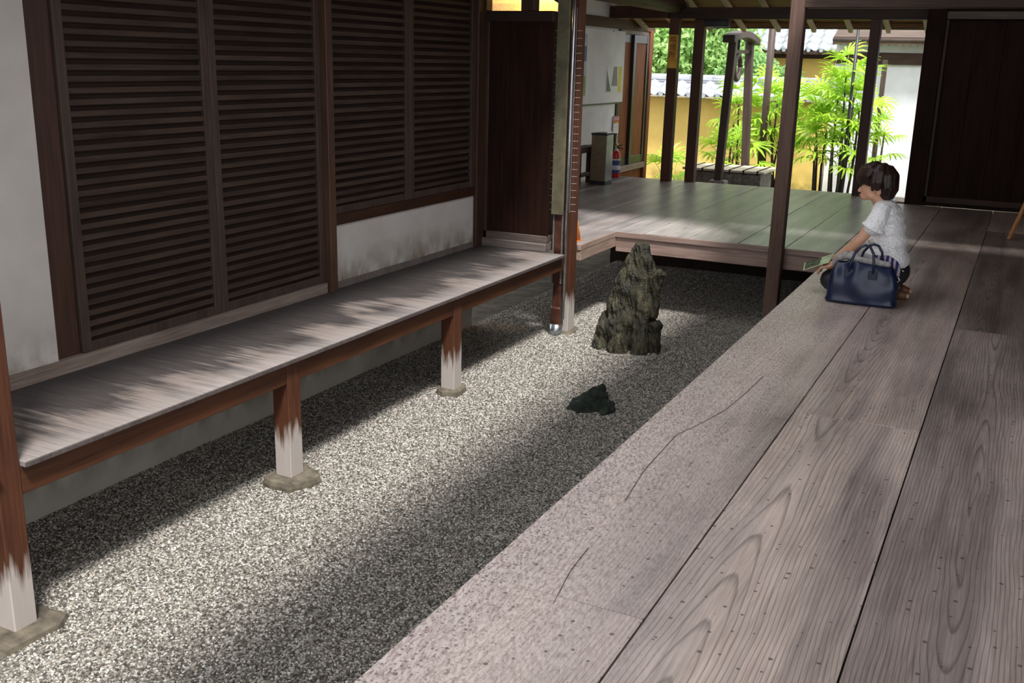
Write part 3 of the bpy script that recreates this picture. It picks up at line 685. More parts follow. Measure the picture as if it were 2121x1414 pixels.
for n, (y0, y1, xo, lb) in enumerate(((13.33, 13.92, -0.02, 'black framed red wood door next to the notice board'), (13.82, 14.44, 0.012, 'black framed red wood door next to the end post'))):
    d = struct(thing('door_%d' % (5+n), (LX+xo, (y0+y1)/2, 0.085)), lb)
    MB().box(LX+xo-.012, LX+xo, y0+.05, y1-.05, 0.15, 1.82).make('panel', M['red_wood'], d)
    for a, b in ((y0, y0+.085), (y1-.085, y1)): MB().box(LX+xo-.015, LX+xo+.018, a, b, 0.085, 1.87, .003).make('stile', M['door_black'], d)
    for a, b in ((0.085, 0.20), (1.76, 1.87)): MB().box(LX+xo-.015, LX+xo+.014, y0+.085, y1-.085, a, b, .003).make('rail', M['door_black'], d)

nb = thing('notice_board', (LX+.02, 12.7, 0.97), 'pale grey notice board hung on the passage wall', 'notice board')
MB().box(LX+.005, LX+.035, 11.90, 13.44, 0.975, 1.90, .003).make('panel', M['plaster_far'], nb)
MB().box(LX+.004, LX+.034, 11.90, 13.42, 0.955, 0.974, .002).make('shadow_ledge', M['door_black'], nb)
MB().ball((LX+.037, 12.98, 1.885), .008).make('pin', M['bin_black'], nb)
po = thing('poster', (LX+.04, 13.06, 1.10), 'small poster with yellow stripe pinned low on the notice board', 'poster')
MB().box(LX+.036, LX+.040, 12.80, 13.35, 1.10, 1.445).make('sheet', M['white'], po)
MB().box(LX+.0402, LX+.0412, 13.22, 13.345, 1.105, 1.44).make('stripe', M['yellow'], po)
MB().prism([(LX+.0402, 12.81, 1.12), (LX+.0402, 12.97, 1.12), (LX+.0402, 12.86, 1.30), (LX+.0402, 12.81, 1.40)], (.001, 0, 0)).make('olive_patch', M['olive'], po)
MB().prism([(LX+.0402, 12.98, 1.19), (LX+.0402, 13.20, 1.19), (LX+.0402, 13.17, 1.44), (LX+.0402, 13.05, 1.44)], (.001, 0, 0)).make('grey_picture', M['cloth'], po)
po = thing('poster', (LX+.04, 11.85, 1.08), 'poster of sky and green trees at the near edge of the notice board', 'poster')
MB().box(LX+.036, LX+.040, 11.55, 12.10, 1.08, 1.83).make('sheet', M['label'], po)
MB().box(LX+.0402, LX+.0412, 11.56, 12.09, 1.09, 1.32).make('green_picture', M['leaf_b'], po)
MB().box(LX+.0402, LX+.0412, 11.56, 12.09, 1.5, 1.68).make('blue_picture', M['blue'], po)

# smoking bin, extinguisher, its sign, low stand
b = thing('ash_bin', (-4.78, 12.08, 0.0), 'khaki rectangular ash bin with black top beside the passage wall', 'bin')
MB().box(-4.895, -4.695, 11.97, 12.20, 0.045, 0.615, .004).make('body', M['bin'], b)
MB().box(-4.698, -4.690, 11.972, 12.198, 0.05, 0.612, .002).make('side_panel', M['metal'], b)
MB().box(-4.90, -4.69, 11.965, 12.205, 0.0, 0.045, .003).make('base', M['bin_black'], b)
MB().box(-4.90, -4.69, 11.965, 12.205, 0.615, 0.64, .003).make('top_rim', M['bin_black'], b)
MB().box(-4.83, -4.70, 12.0, 12.18, 0.64, 0.65, .003).make('ash_tray', M['steel'], b)
MB().box(-4.83, -4.826, 11.967, 11.9695, 0.555, 0.615).make('latch_slot', M['bin_black'], b)
e = thing('fire_extinguisher', (-4.93, 12.95, 0.0), 'red fire extinguisher with printed label standing behind the ash bin', 'fire extinguisher')
cyl = MB().tube([(-4.93, 12.95, 0.0), (-4.93, 12.95, 0.01), (-4.93, 12.95, 0.30), (-4.93, 12.95, 0.335), (-4.93, 12.95, 0.355)], [.056, .06, .06, .045, .02], 20).make('cylinder', M['red'], e, True)
MB().tube([(-4.93, 12.95, 0.09), (-4.93, 12.95, 0.245)], .0612, 20, False).make('label_band', M['label'], cyl, True)
MB().tube([(-4.93, 12.95, 0.16), (-4.93, 12.95, 0.225)], .0618, 20, False).make('blue_band', M['blue'], cyl, True)
MB().tube([(-4.93, 12.95, 0.06), (-4.93, 12.95, 0.10)], .0618, 20, False).make('lower_blue_band', M['blue'], cyl, True)
MB().ball((-4.89, 12.905, 0.235), .014).make('yellow_mark', M['yellow'], cyl)
MB().tube([(-4.93, 12.95, 0.355), (-4.93, 12.95, 0.40)], [.018, .016], 12).make('valve', M['steel'], e)
MB().tube([(-4.93, 12.95, 0.39), (-4.89, 12.94, 0.425), (-4.83, 12.92, 0.435)], [.010, .009, .007], 8).make('lever', M['bin_black'], e)
MB().tube([(-4.93, 12.95, 0.385), (-4.88, 12.94, 0.395), (-4.825, 12.92, 0.38)], [.010, .009, .007], 8).make('carry_handle', M['bin_black'], e)
MB().tube([(-4.94, 12.95, 0.39), (-4.99, 12.93, 0.37), (-5.0, 12.93, 0.25)], [.009, .010, .010], 8).make('hose', M['bin_black'], e)
MB().ball((-4.91, 12.94, 0.435), .018, (1, 1, 1.2)).make('safety_pin', M['yellow'], e)
s = thing('extinguisher_sign', (-5.075, 13.18, 0.56), 'small red and white extinguisher sign above the red extinguisher', 'sign')
MB().box(-5.079, -5.072, 13.17, 13.36, 0.56, 0.79).make('plate', M['white'], s)
MB().box(-5.072, -5.070, 13.17, 13.36, 0.69, 0.79).make('red_field', M['redprint'], s)
text('lettering', '消火器', 0.058, (-5.0695, 13.265, 0.752), (PI/2, 0, PI/2), M['white'], s)
MB().box(-5.072, -5.0695, 13.18, 13.35, 0.695, 0.715).make('orange_line', M['gold'], s)
for k in range(4): MB().box(-5.072, -5.0705, 13.185, 13.345, 0.585+k*.024, 0.590+k*.024).make('print_line', M['cloth'], s)
MB().tube([(-5.075, 13.32, 0.40), (-5.075, 13.32, 0.6)], .006, 6).make('stem', M['steel'], s)
st = thing('low_stand', (-4.98, 11.75, 0.0), 'low brown wooden stand half hidden between drainpipe and ash bin', 'stand')
MB().box(-5.06, -4.90, 11.35, 12.2, 0.40, 0.47, .004).make('top_rail', M['beam_y'], st).color = (.5, .45, .4, 1)
MB().box(-5.02, -4.96, 11.35, 12.2, 0.09, 0.135, .004).make('lower_rail', M['sill'], st)
for y in (11.40, 11.78, 12.12): MB().box(-5.02, -4.96, y, y+.05, 0.0, 0.40, .003).make('leg', M['col'], st)

# orange cone tip and easel leg
cn = thing('traffic_cone', (-3.40, 8.02, 0.0), 'small orange plastic cone peeping out behind the drainpipe post', 'cone')
MB().tube([(-3.40, 8.02, 0.006), (-3.40, 8.02, 0.24)], [.055, .012], 16).make('cone', M['orange'], cn, True)
MB().box(-3.455, -3.345, 7.965, 8.075, 0.0, 0.008, .002).make('foot', M['orange'], cn)
ez = thing('easel', (0.2, 10.5, 0.0), 'honey coloured wooden easel leaning at the right edge of the picture', 'easel')
top = Vector((0.32, 10.62, 1.3))
for f in ((-0.035, 10.37, 0.0), (0.66, 10.37, 0.0), (0.32, 11.1, 0.0)):
    MB().bar(Vector(f), top, .034, .022, .003).make('leg', M['easel'], ez)
MB().bar((0.10, 10.47, 0.56), (0.545, 10.47, 0.56), .03, .03, .003).make('shelf_rail', M['easel'], ez)

# ------------------------------------------------------------------ ground
struct(MB().box(-9, 6, -6, 13.2, -0.90, -0.80).make('ground_court', M['soil']), 'ground below the verandas')
struct(MB().box(-16, 10, 13.2, 40, -0.62, -0.52).make('ground_garden', M['soil']), 'garden soil behind the passage')

# ------------------------------------------------------------------ rocks
def displace(o, amp, fn):
    me = o.data; me.calc_loop_triangles()
    ns = [v.normal.copy() for v in me.vertices]
    for v, n in zip(me.vertices, ns): v.co += n*fn(v.co, n)*amp
    me.update()
rk = MB()
rows = [(722, 1233, 1356), (708, 1236, 1353), (664, 1246, 1354), (649, 1254, 1352), (621, 1261, 1358), (602, 1269, 1362), (571, 1285, 1362), (559, 1291, 1356), (540, 1299, 1354), (530, 1306, 1350), (516, 1314, 1344)]
prev = None
for py, a, b_ in rows:
    A = aty(a, py, 7.5); B = aty(b_, py, 7.5); c = (A+B)/2; hw = (B-A).length/2
    item = (c, hw)
    if prev:
        for k in range(5):
            t = k/5; cc = prev[0].lerp(c, t); h_ = lerp(prev[1], hw, t)
            rk.ball(cc, 1.0, (h_, h_*0.62, 0.07), 3)
    prev = item
rk.chain([(-2.69, 7.30, -.86), (-2.70, 7.36, -.62), (-2.70, 7.42, -.40)], [.085, .085, .06])
rk.chain([(-2.52, 7.33, -.86), (-2.535, 7.40, -.5), (-2.55, 7.45, -.15)], [.075, .06, .05])
rk.chain([(-2.86, 7.38, -.86), (-2.83, 7.40, -.55)], [.10, .06])
rk.chain([(-2.445, 7.46, -.80), (-2.445, 7.48, -.52)], [.06, .05])
rk.chain([(-2.46, 7.47, -.42), (-2.445, 7.46, -.12)], [.04, .036])
rk.ball((-2.432, 7.47, -.095), .044, (1.15, 1, .55), 3)
rk.chain([(-2.63, 7.50, -.05), (-2.615, 7.50, .085)], [.05, .022])
rk.chain([(-2.585, 7.47, -.08), (-2.58, 7.47, .095)], [.04, .018])
rk.chain([(-2.53, 7.48, -.10), (-2.525, 7.47, .02)], [.04, .03])
rock = rk.make('garden_rock', M['rock'], origin=(-2.69, 7.5, -0.80))
soft(rock, 0.008, 2)
def groove(co, n):
    a = co.x*1.0 + 0.25*co.z; p = Vector((a*16, co.y*16, co.z*1.8))
    r = 1-abs(mnoise.noise(p))*2; r2 = 1-abs(mnoise.noise(Vector((a*38, co.y*38, co.z*5))))*2
    r3 = mnoise.noise(Vector((a*70, co.y*70, co.z*16)))
    return (1-abs(r-0.3))*1.0*r + r2*0.45 + r3*0.25 + mnoise.noise(co*9)*0.6 - 0.5
displace(rock, 0.036, groove)
tag(rock, 'tall upright mossy brown rock with vertical ridges standing in the gravel', 'rock')
def hull(mb, pts):
    t = bmesh.new(); vs_ = [t.verts.new(p_) for p_ in pts]; bmesh.ops.convex_hull(t, input=vs_); mb.merge(t)
r2 = MB()
hull(r2, [(-2.535, 5.87, -.775), (-2.47, 5.92, -.665), (-2.40, 5.93, -.625), (-2.33, 5.97, -.575), (-2.295, 5.99, -.548), (-2.262, 5.99, -.585), (-2.262, 5.98, -.69), (-2.27, 5.90, -.77), (-2.39, 5.80, -.79), (-2.46, 6.05, -.79), (-2.27, 6.08, -.79), (-2.50, 5.83, -.79), (-2.39, 5.83, -.70)])
hull(r2, [(-2.32, 5.95, -.66), (-2.22, 5.97, -.645), (-2.195, 5.97, -.66), (-2.20, 5.94, -.74), (-2.26, 5.86, -.775), (-2.33, 5.86, -.79), (-2.22, 6.06, -.79), (-2.34, 6.05, -.70)])
small = r2.make('garden_rock', M['rock_wet'], origin=(-2.36, 5.94, -0.79)); soft(small, 0.007, 1)
displace(small, 0.013, lambda co, n: mnoise.noise(co*24)*1.3 + abs(mnoise.noise(co*55))*.9)
tag(small, 'small low wet black green rock lying in front of the tall rock', 'rock')

# ------------------------------------------------------------------ woman kneeling on the veranda
Y0 = 7.22
wm = thing('person', (-0.85, Y0, 0.0), 'person with short dark hair and white blouse kneeling on the veranda edge', 'person')
b = MB()
# trunk and legs (under the clothes)
for x, z, rx, ry, rz in ((-.73, .20, .08, .14, .10), (-.745, .32, .075, .12, .10), (-.765, .43, .08, .125, .10), (-.785, .55, .07, .13, .06)):
    b.ball((x, Y0, z), 1, (rx, ry, rz), 3)
for y in (Y0-.09, Y0+.09):
    b.chain([(-.70, y, .16), (-1.07, y-.01 if y < Y0 else y+.01, .085)], [.085, .062]); b.chain([(-1.07, y, .075), (-.72, y, .045)], [.055, .04])
    b.chain([(-.72, y, .042), (-.63, y, .035), (-.585, y, .028)], [.034, .030, .020])
# neck and head
b.chain([(-.80, Y0, .57), (-.85, Y0, .655)], [.052, .048])
b.ball((-.862, Y0, .765), 1, (.092, .073, .108), 3)
b.ball((-.915, Y0, .71), 1, (.052, .056, .070), 3)
b.ball((-.938, Y0, .665), 1, (.030, .036, .032), 3)      # chin
b.ball((-.885, Y0, .672), 1, (.055, .054, .034), 3)      # jaw
b.chain([(-.955, Y0, .735), (-.978, Y0, .697)], [.010, .012])   # nose
b.ball((-.963, Y0, .668), 1, (.010, .019, .009), 2)
for s in (-1, 1):
    b.ball((-.952, Y0+s*.030, .730), 1, (.014, .018, .012), 2)
    b.ball((-.845, Y0+s*.076, .705), 1, (.020, .008, .030), 2)   # ear
# arms
def arm(s, hand_c):
    sh = Vector((-.80, Y0+s*.150, .575)); el = Vector((-.915, Y0+s*.20, .385)); wr = Vector((hand_c[0]+.045, hand_c[1], hand_c[2]+.045))
    b.chain([sh, sh.lerp(el, .5), el], [.046, .042, .035]); b.chain([el, el.lerp(wr, .35), wr], [.035, .034, .022])
    hc = Vector(hand_c); d = (hc-wr).normalized()
    b.chain([wr, hc], [.022, .024]); b.ball(hc, 1, (.036, .034, .018), 2, Matrix.Rotation(-.5, 3, 'Y'))
    for i, ln in enumerate((.058, .066, .062, .048)):
        o = Vector((hc.x-.022, hc.y+(i-1.5)*.0175, hc.z-.004)); k1 = o+Vector((-.55*ln, 0, -.15*ln)); k2 = k1+Vector((-.28*ln, 0, -.42*ln)); k3 = k2+Vector((.02*ln, 0, -.32*ln))
        b.chain([o, k1, k2, k3], [.0092, .0086, .0080, .0072])
    t0 = Vector((hc.x+.012, hc.y+s*-.030, hc.z)); b.chain([t0, t0+Vector((-.026, -s*.016, .006)), t0+Vector((-.050, -s*.012, -.002))], [.0105, .0098, .0082])
arm(-1, (-1.088, Y0-.165, .192)); arm(1, (-1.10, Y0+.03, .205))
body = b.make('body', M['skin'], wm, True, origin=(-0.85, Y0, 0)); soft(body, 0.0055, 3, .5)
# blouse
c = MB()
for x, z, rx, ry, rz in ((-.765, .225, .130, .175, .07), (-.755, .30, .130, .168, .09), (-.755, .38, .128, .165, .09), (-.765, .455, .115, .165, .08), (-.780, .53, .112, .17, .065), (-.79, .585, .095, .145, .05), (-.80, .618, .072, .085, .036)):
    c.ball((x, Y0, z), 1, (rx, ry, rz), 3)
for s in (-1, 1):
    c.chain([(-.80, Y0+s*.125, .595), (-.812, Y0+s*.165, .560), (-.834, Y0+s*.185, .492)], [.050, .060, .068])
    c.ball((-.836, Y0+s*.186, .478), 1, (.080, .072, .022), 3, Matrix.Rotation(.42, 3, 'Y'))
for x, z, rx, ry, rz in ((-.72, .19, .125, .185, .07), (-.70, .25, .10, .178, .09)): c.ball((x, Y0, z), 1, (rx, ry, rz), 3)
c.chain([(-.87, Y0-.10, .30), (-.80, Y0-.15, .26), (-.70, Y0-.16, .27)], [.018, .02, .02]); c.chain([(-.86, Y0-.08, .38), (-.74, Y0-.16, .33)], [.014, .014])
bl = c.make('blouse', M['shirt'], wm, True, origin=(-0.85, Y0, 0)); soft(bl, 0.006, 2, .5)
displace(bl, 0.006, lambda co, n: mnoise.noise(Vector((co.x*14, co.y*9, co.z*22)))+.5*mnoise.noise(co*40))
# trousers
t = MB()
t.ball((-.715, Y0, .17), 1, (.125, .185, .115), 3)
for s in (-1, 1):
    y = Y0+s*.095
    t.chain([(-.72, y, .165), (-.92, y+s*.01, .125), (-1.082, y+s*.015, .088)], [.108, .090, .076]); t.chain([(-1.07, y, .072), (-.74, y, .056)], [.068, .056])
tr = t.make('trousers', M['pants'], wm, True, origin=(-0.85, Y0, 0)); soft(tr, 0.008, 3, .5)
displace(tr, 0.004, lambda co, n: mnoise.noise(Vector((co.x*22, co.y*14, co.z*14))))
for s in (-1, 1):
    MB().chain([(-.715, Y0+s*.09, .040), (-.64, Y0+s*.09, .034), (-.60, Y0+s*.09, .028)], [.040, .036, .026]).make('shoe', M['shoe'], wm, True, origin=(-0.85, Y0, 0))
# hair: cap of overlapping locks, swept forward into a fringe
h = MB()
h.ball((-.862, Y0, .795), 1, (.112, .094, .092), 3); h.ball((-.815, Y0, .765), 1, (.078, .088, .095), 3); h.ball((-.80, Y0, .70), 1, (.052, .066, .06), 3)
crown = Vector((-.845, Y0, .872)); rng = random.Random(4)
for i in range(46):
    a = 2*PI*i/46 + rng.uniform(-.05, .05); ca, sa = math.cos(a), math.sin(a)    # ca=-1 is the face side
    if ca < -.35: end = Vector((-.862+.118*ca*1.05, Y0+.088*sa, .752+.022*rng.random() - .016*(1-abs(sa)))); r1 = .010
    elif ca < .25: end = Vector((-.858+.085*ca, Y0+.098*sa, .712+.02*rng.random())); r1 = .012
    else: end = Vector((-.825+.065*ca, Y0+.078*sa, .655+.03*rng.random())); r1 = .010
    mid = crown.lerp(end, .5) + Vector((.052*ca, .046*sa, .040))
    q = [crown.lerp(mid, .5)+Vector((.010*ca, .01*sa, .014)), mid, mid.lerp(end, .6)+Vector((.014*ca, .012*sa, .004)), end]
    h.chain(q, [.020, .020, .016, r1*.6])
hr = h.make('hair', M['hair'], wm, True, origin=(-0.85, Y0, 0)); soft(hr, 0.0045, 2, .5)
displace(hr, 0.0012, lambda co, n: mnoise.noise(Vector((co.x*30, co.y*60, co.z*30))))
for s in (-1, 1):
    MB().ball((-.957, Y0+s*.031, .731), 1, (.009, .013, .006), 2).make('eye', M['bin_black'], wm, True, origin=(-0.85, Y0, 0))
    MB().chain([(-.962, Y0+s*.014, .752), (-.955, Y0+s*.046, .752)], [.0035, .003]).make('eyebrow', M['hair'], wm, True, origin=(-0.85, Y0, 0))
MB().ball((-.970, Y0, .668), 1, (.0065, .017, .0065), 2).make('mouth', M['lips'], wm, True, origin=(-0.85, Y0, 0))

lf = thing('leaflet', (-1.19, 7.1, .15), 'pale green folded leaflet held out over the veranda edge', 'leaflet')
A, B, C_, D = Vector((-1.262, 7.03, .150)), Vector((-1.095, 7.03, .226)), Vector((-1.088, 7.17, .262)), Vector((-1.283, 7.17, .172))
MB().prism([A, B, C_, D], (0.0015, -0.001, -0.004)).make('sheet', plain('pale green print', (0.45, 0.55, 0.33), .5, .2, 18), lf)
MB().prism([A.lerp(B, .05)+Vector((0, 0, .0008)), A.lerp(B, .6)+Vector((0, 0, .0008)), D.lerp(C_, .6)+Vector((0, 0, .0008)), D.lerp(C_, .05)+Vector((0, 0, .0008))], (0, 0, .0006)).make('dark_picture', plain('dark green print', (.07, .10, .06), .5, .5, 30), lf)

# ------------------------------------------------------------------ handbag and cloths
bag = thing('handbag', (-.845, 6.87, 0), 'navy leather handbag with two arched handles standing beside the kneeling person', 'handbag')
mb = MB(); n = 48; rows = []
prof = [(0.0, -1.066, -.622, .085, 5), (.012, -1.074, -.614, .092, 5), (.03, -1.06, -.628, .088, 4.5), (.065, -1.062, -.622, .092, 4), (.12, -1.062, -.616, .092, 4), (.18, -1.050, -.628, .082, 3.5), (.225, -1.038, -.648, .07, 3.2), (.262, -1.024, -.668, .058, 3), (.274, -1.022, -.670, .055, 3), (.270, -1.012, -.680, .047, 3), (.20, -1.01, -.69, .045, 3)]
for z, xa, xb, ry, q in prof:
    row = []
    for i in range(n):
        a = 2*PI*i/n; cs, sn = math.cos(a), math.sin(a); e = (abs(cs)**q+abs(sn)**q)**(-1/q)
        x = (xa+xb)/2 + (xb-xa)/2*e*cs; y = 6.87 + ry*e*sn
        k = min(1, z/.08)*(1 if z < .25 else .5)
        y += k*(.024*mnoise.noise(Vector((x*11, z*9, 1.0))) + .010*math.sin(x*34)*max(0, z-.1)*4*(-1 if sn < 0 else 1)); zz = z + (.010*math.sin(x*21+1.0) + .004*math.sin(x*47) if z > .25 else .012*mnoise.noise(Vector((x*8, y*8, z*9)))*(1 if z > .05 else 0))
        row.append(mb.bm.verts.new((x, y, zz+.001)))
    rows.append(row)
for r0, r1 in zip(rows, rows[1:]):
    for i in range(n): mb.bm.faces.new((r0[i], r0[(i+1) % n], r1[(i+1) % n], r1[i]))
mb.bm.faces.new(rows[0][::-1]); mb.bm.faces.new(rows[-1])
bb = mb.make('body', M['leather'], bag, True, origin=(-.845, 6.87, 0)); sb = bb.modifiers.new('s', 'SUBSURF'); sb.levels = 1; sb.render_levels = 1; modifiers_apply(bb)
hp = [(-.928, .215), (-.922, .275), (-.905, .335), (-.872, .382), (-.845, .394), (-.815, .385), (-.790, .345), (-.780, .285), (-.778, .215)]
for yy, dx, dz in ((6.797, 0, 0), (6.945, .038, -.004)):
    hd = MB().tube([(x+dx, yy+.022*max(0, z-.25)/.14*(1 if yy < 6.87 else -1), z+dz) for x, z in hp], .0085, 10).make('handle', M['leather'], bag, True, origin=(-.845, 6.87, 0))
    for x in (-.928, -.778):
        MB().box(x+dx-.028, x+dx+.028, yy-.004, yy+.003, .178, .235, .003).make('tab', M['leather'], hd, origin=(-.845, 6.87, 0))
MB().tube([(-.628, 6.85, .20), (-.615, 6.85, .185), (-.628, 6.85, .17)], .004, 8).make('side_ring', M['steel'], bag, origin=(-.845, 6.87, 0))
k = MB(); k.chain([(-1.055, 6.99, .225), (-1.04, 6.985, .262), (-.99, 6.97, .288), (-.93, 6.93, .292), (-.86, 6.90, .272), (-.78, 6.89, .278), (-.70, 6.88, .272)], [.018, .024, .03, .028, .026, .024, .02])
k.chain([(-.95, 6.99, .30), (-.86, 6.98, .285), (-.80, 6.95, .275)], [.02, .03, .03])
cl = k.make('grey_cloth', M['cloth'], smooth=True); soft(cl, .006, 2); displace(cl, .005, lambda co, n: mnoise.noise(co*32)); tag(cl, 'crumpled grey linen cloth bulging out of the navy handbag', 'cloth')
k = MB(); k.chain([(-.80, 6.965, .295), (-.72, 6.97, .292), (-.665, 6.97, .262), (-.645, 6.97, .20)], [.018, .026, .026, .02]); k.chain([(-.72, 6.99, .27), (-.66, 7.0, .23)], [.03, .03])
sc = k.make('scarf', M['scarf'], smooth=True); soft(sc, .006, 2); displace(sc, .004, lambda co, n: mnoise.noise(co*36)); tag(sc, 'blue patterned scarf draped behind the right end of the handbag', 'scarf')

# ------------------------------------------------------------------ garden: earthen wall with tiled coping
ew = struct(thing('wall_garden', (-5.5, 17.6, -0.55)), 'ochre earthen garden wall with silver roof tiles')
MB().box(-9.5, -3.04, 17.5, 17.75, -0.55, 0.94, .006).make('wall_body', M['ochre'], ew)
MB().box(-9.5, -3.04, 17.44, 17.81, 0.94, 0.985, .004).make('mortar_course', M['mortar'], ew)
def tile_mesh():
    mb = MB(); n = 12; W_, L_ = .25, .30; th = .016; rows = []
    def prof(u): return .030*math.sin(2*PI*(u-.02)) - .006
    for yy, dz in ((0, 0), (L_, .0)):
        top = [mb.bm.verts.new(((i/n-.5)*W_*1.06, yy, prof(i/n)+dz)) for i in range(n+1)]
        bot = [mb.bm.verts.new(((i/n-.5)*W_*1.06, yy, prof(i/n)+dz-th)) for i in range(n+1)]
        rows.append((top, bot))
    (t0, b0), (t1, b1) = rows
    for i in range(n):
        mb.bm.faces.new((t0[i], t0[i+1], t1[i+1], t1[i])); mb.bm.faces.new((b0[i+1], b0[i], b1[i], b1[i+1]))
        mb.bm.faces.new((t0[i+1], t0[i], b0[i], b0[i+1])); mb.bm.faces.new((t1[i], t1[i+1], b1[i+1], b1[i]))
    mb.bm.faces.new((t0[0], t1[0], b1[0], b0[0])); mb.bm.faces.new((t0[n], b0[n], b1[n], t1[n]))
    return mb
tm = tile_mesh().make('roof_tile', M['tile'], smooth=True, origin=(0, 0, 0)); TILE = tm.data; bpy.data.objects.remove(tm)
dm = MB().tube([(0, 0, 0), (0, -.022, 0)], [.040, .040], 14).make('eave_disc', M['tile'], origin=(0, 0, 0)); DISC = dm.data; bpy.data.objects.remove(dm)
def inst(name, data, parent, loc, rot=(0, 0, 0), scale=(1, 1, 1)):
    o = bpy.data.objects.new(name, data); COL.objects.link(o); o.parent = parent; o.location = Vector(loc)-world_loc(parent); o.rotation_euler = rot; o.scale = scale
    v = random.uniform(.85, 1.1); o.color = (v, v, v, 1); return o
sl = math.radians(27)
for i in range(25):
    x = -9.2+.25*i
    for j in range(2):
        inst('roof_tile', TILE, ew, (x, 17.12+.22*j, 1.005+.115*j), (sl, 0, 0))
    inst('eave_disc', DISC, ew, (x-.06, 17.135, .985))
MB().box(-9.4, -3.03, 17.13, 17.5, .94, .968, .003).make('eave_plate', M['mortar'], ew)
for z in (1.17, 1.205, 1.24):
    MB().box(-9.4, -3.0, 17.50-.01*(z-1.17)*10, 17.74, z-.016, z+.014, .004).make('ridge_course', M['tile'], ew)
for i in range(16):
    MB().tube([(-9.4+.4*i+.004, 17.62, 1.262), (-9.4+.4*i+.396, 17.62, 1.262)], .062, 14).make('ridge_tile', M['tile'], ew, True)

# white walled building at the right
wb = thing('white_building', (-1.6, 17.8, -0.55), 'white plastered outbuilding with low tiled eaves behind the palms', 'building')
MB().box(-2.99, 1.5, 17.62, 19.8, -0.55, 1.56).make('wall', M['plaster_out'], wb)
MB().box(-2.99, 1.5, 17.56, 17.70, 1.56, 1.74, .004).make('wall_beam', M['beam_x'], wb)
MB().box(-2.99, 1.5, 17.60, 17.70, 1.74, 2.0).make('upper_plaster', M['plaster_out'], wb)
for i in range(34):
    x = -3.0+.105*i
    MB().bar((x, 17.66, 1.93), (x, 17.38, 1.87), .034, .05).make('rafter', M['beam_x'], wb)
rf = MB().prism([(-3.0, 17.30, 1.90), (-3.0, 18.6, 2.35), (-3.0, 18.6, 2.42), (-3.0, 17.30, 1.97)], (4.5, 0, 0)).make('roof', M['roof_dark'], wb)
MB().tube([(-3.0, 17.26, 1.92), (1.5, 17.26, 1.92)], .03, 10).make('gutter', M['well_wood'], wb, True)
MB().bar((-2.99, 17.31, 1.88), (1.5, 17.31, 1.88), .03, .06).make('eave_board', M['fascia'], wb)
for px, nm in ((1834, 'strut'),):
    a_ = aty(1834, 125, 16.9); b_ = aty(1808, 390, 16.9); MB().bar(Vector((a_.x, 16.9, -0.52)), Vector((a_.x, 16.9, 1.62)), .07, .07, .004).make(nm, M['well_wood'], wb)

# far gate with tiled roof between the trees
gt = thing('gate_house', (-4.4, 22.4, -0.52), 'distant small tiled gate roof with ochre wall between the trees', 'gate')
MB().box(-5.3, -3.5, 22.3, 22.5, -0.52, 1.72).make('wall', M['ochre'], gt)
MB().box(-5.4, -3.4, 22.24, 22.56, 1.66, 1.78, .004).make('wall_plate', M['beam_x'], gt)
for i in range(10):
    for j in range(5): inst('roof_tile', TILE, gt, (-5.45+.25*i, 21.85+.2*j, 1.84+.13*j), (math.radians(33), 0, 0))
    inst('eave_disc', DISC, gt, (-5.51+.25*i, 21.86, 1.82))
MB().prism([(-5.55, 21.86, 1.79), (-5.55, 22.9, 2.44), (-5.55, 22.9, 2.38), (-5.55, 21.86, 1.74)], (2.5, 0, 0)).make('roof_boards', M['beam_x'], gt)

# standing pipe and thin pole in the garden
p = MB().tube([(-3.68, 16.0, -0.52), (-3.68, 16.0, 2.6)], .055, 12).make('round_pole', M['well_wood'], smooth=True); tag(p, 'grey brown round pole rising among the palms behind the well', 'pole')
p = MB().tube([(-2.33, 15.3, -0.52), (-2.33, 15.3, 2.1)], .022, 10).make('downpipe', M['bin_black'], smooth=True); tag(p, 'thin black downpipe rising through the tallest palms', 'pipe')

# ------------------------------------------------------------------ well with bamboo cover and hoist frame
wl = thing('well', (-3.85, 14.75, -0.52), 'stone well covered by pale bamboo slats tied with black cord', 'well')
x0, x1, y0, y1, zt = -4.46, -3.26, 14.45, 15.25, 0.05
for (a, b2, c2, d2) in ((x0+.06, x1-.06, y0+.06, y0+.2), (x0+.06, x1-.06, y1-.2, y1-.06), (x0+.06, x0+.2, y0+.2, y1-.2), (x1-.2, x1-.06, y0+.2, y1-.2)):
    MB().box(a, b2, c2, d2, -0.52, zt-.05, .01).make('kerb_stone', M['well_stone'], wl)
for i in range(9):
    y = lerp(y0, y1, (i+.5)/9)
    MB().box(x0+random.uniform(-.01, .01), x1+random.uniform(-.01, .01), y-.044, y+.044, zt-.035, zt, .006).make('slat', M['bamboo'], wl)
for i in range(6):
    x = lerp(x0+.1, x1-.1, i/5)
    MB().box(x-.011, x+.011, y0-.01, y1+.01, zt-.002, zt+.008).make('cord', M['cord'], wl)
    MB().box(x-.011, x+.011, y0-.012, y0-.004, zt-.06, zt+.004).make('cord', M['cord'], wl)
fr = thing('well_hoist', (-3.85, 14.3, -0.52), 'dark wooden hoist frame with curved top and pulley over the well', 'hoist')
pn0, pn1 = aty(1487, 376, 14.2), aty(1519, 84, 14.2); pf0, pf1 = aty(1546, 352, 15.4), aty(1553, 88, 15.4)
MB().bar(pn0, pn1, .11, .11, .01, Vector((0, 1, 0))).make('post', M['well_wood'], fr)
MB().bar(Vector((pf0.x, pf0.y, -.52)), pf1, .11, .11, .01, Vector((0, 1, 0))).make('post', M['well_wood'], fr)
MB().box(pn0.x-.12, pn0.x+.12, 14.12, 14.31, -0.52, pn0.z+.02, .012).make('foot_stone', M['well_stone'], fr)
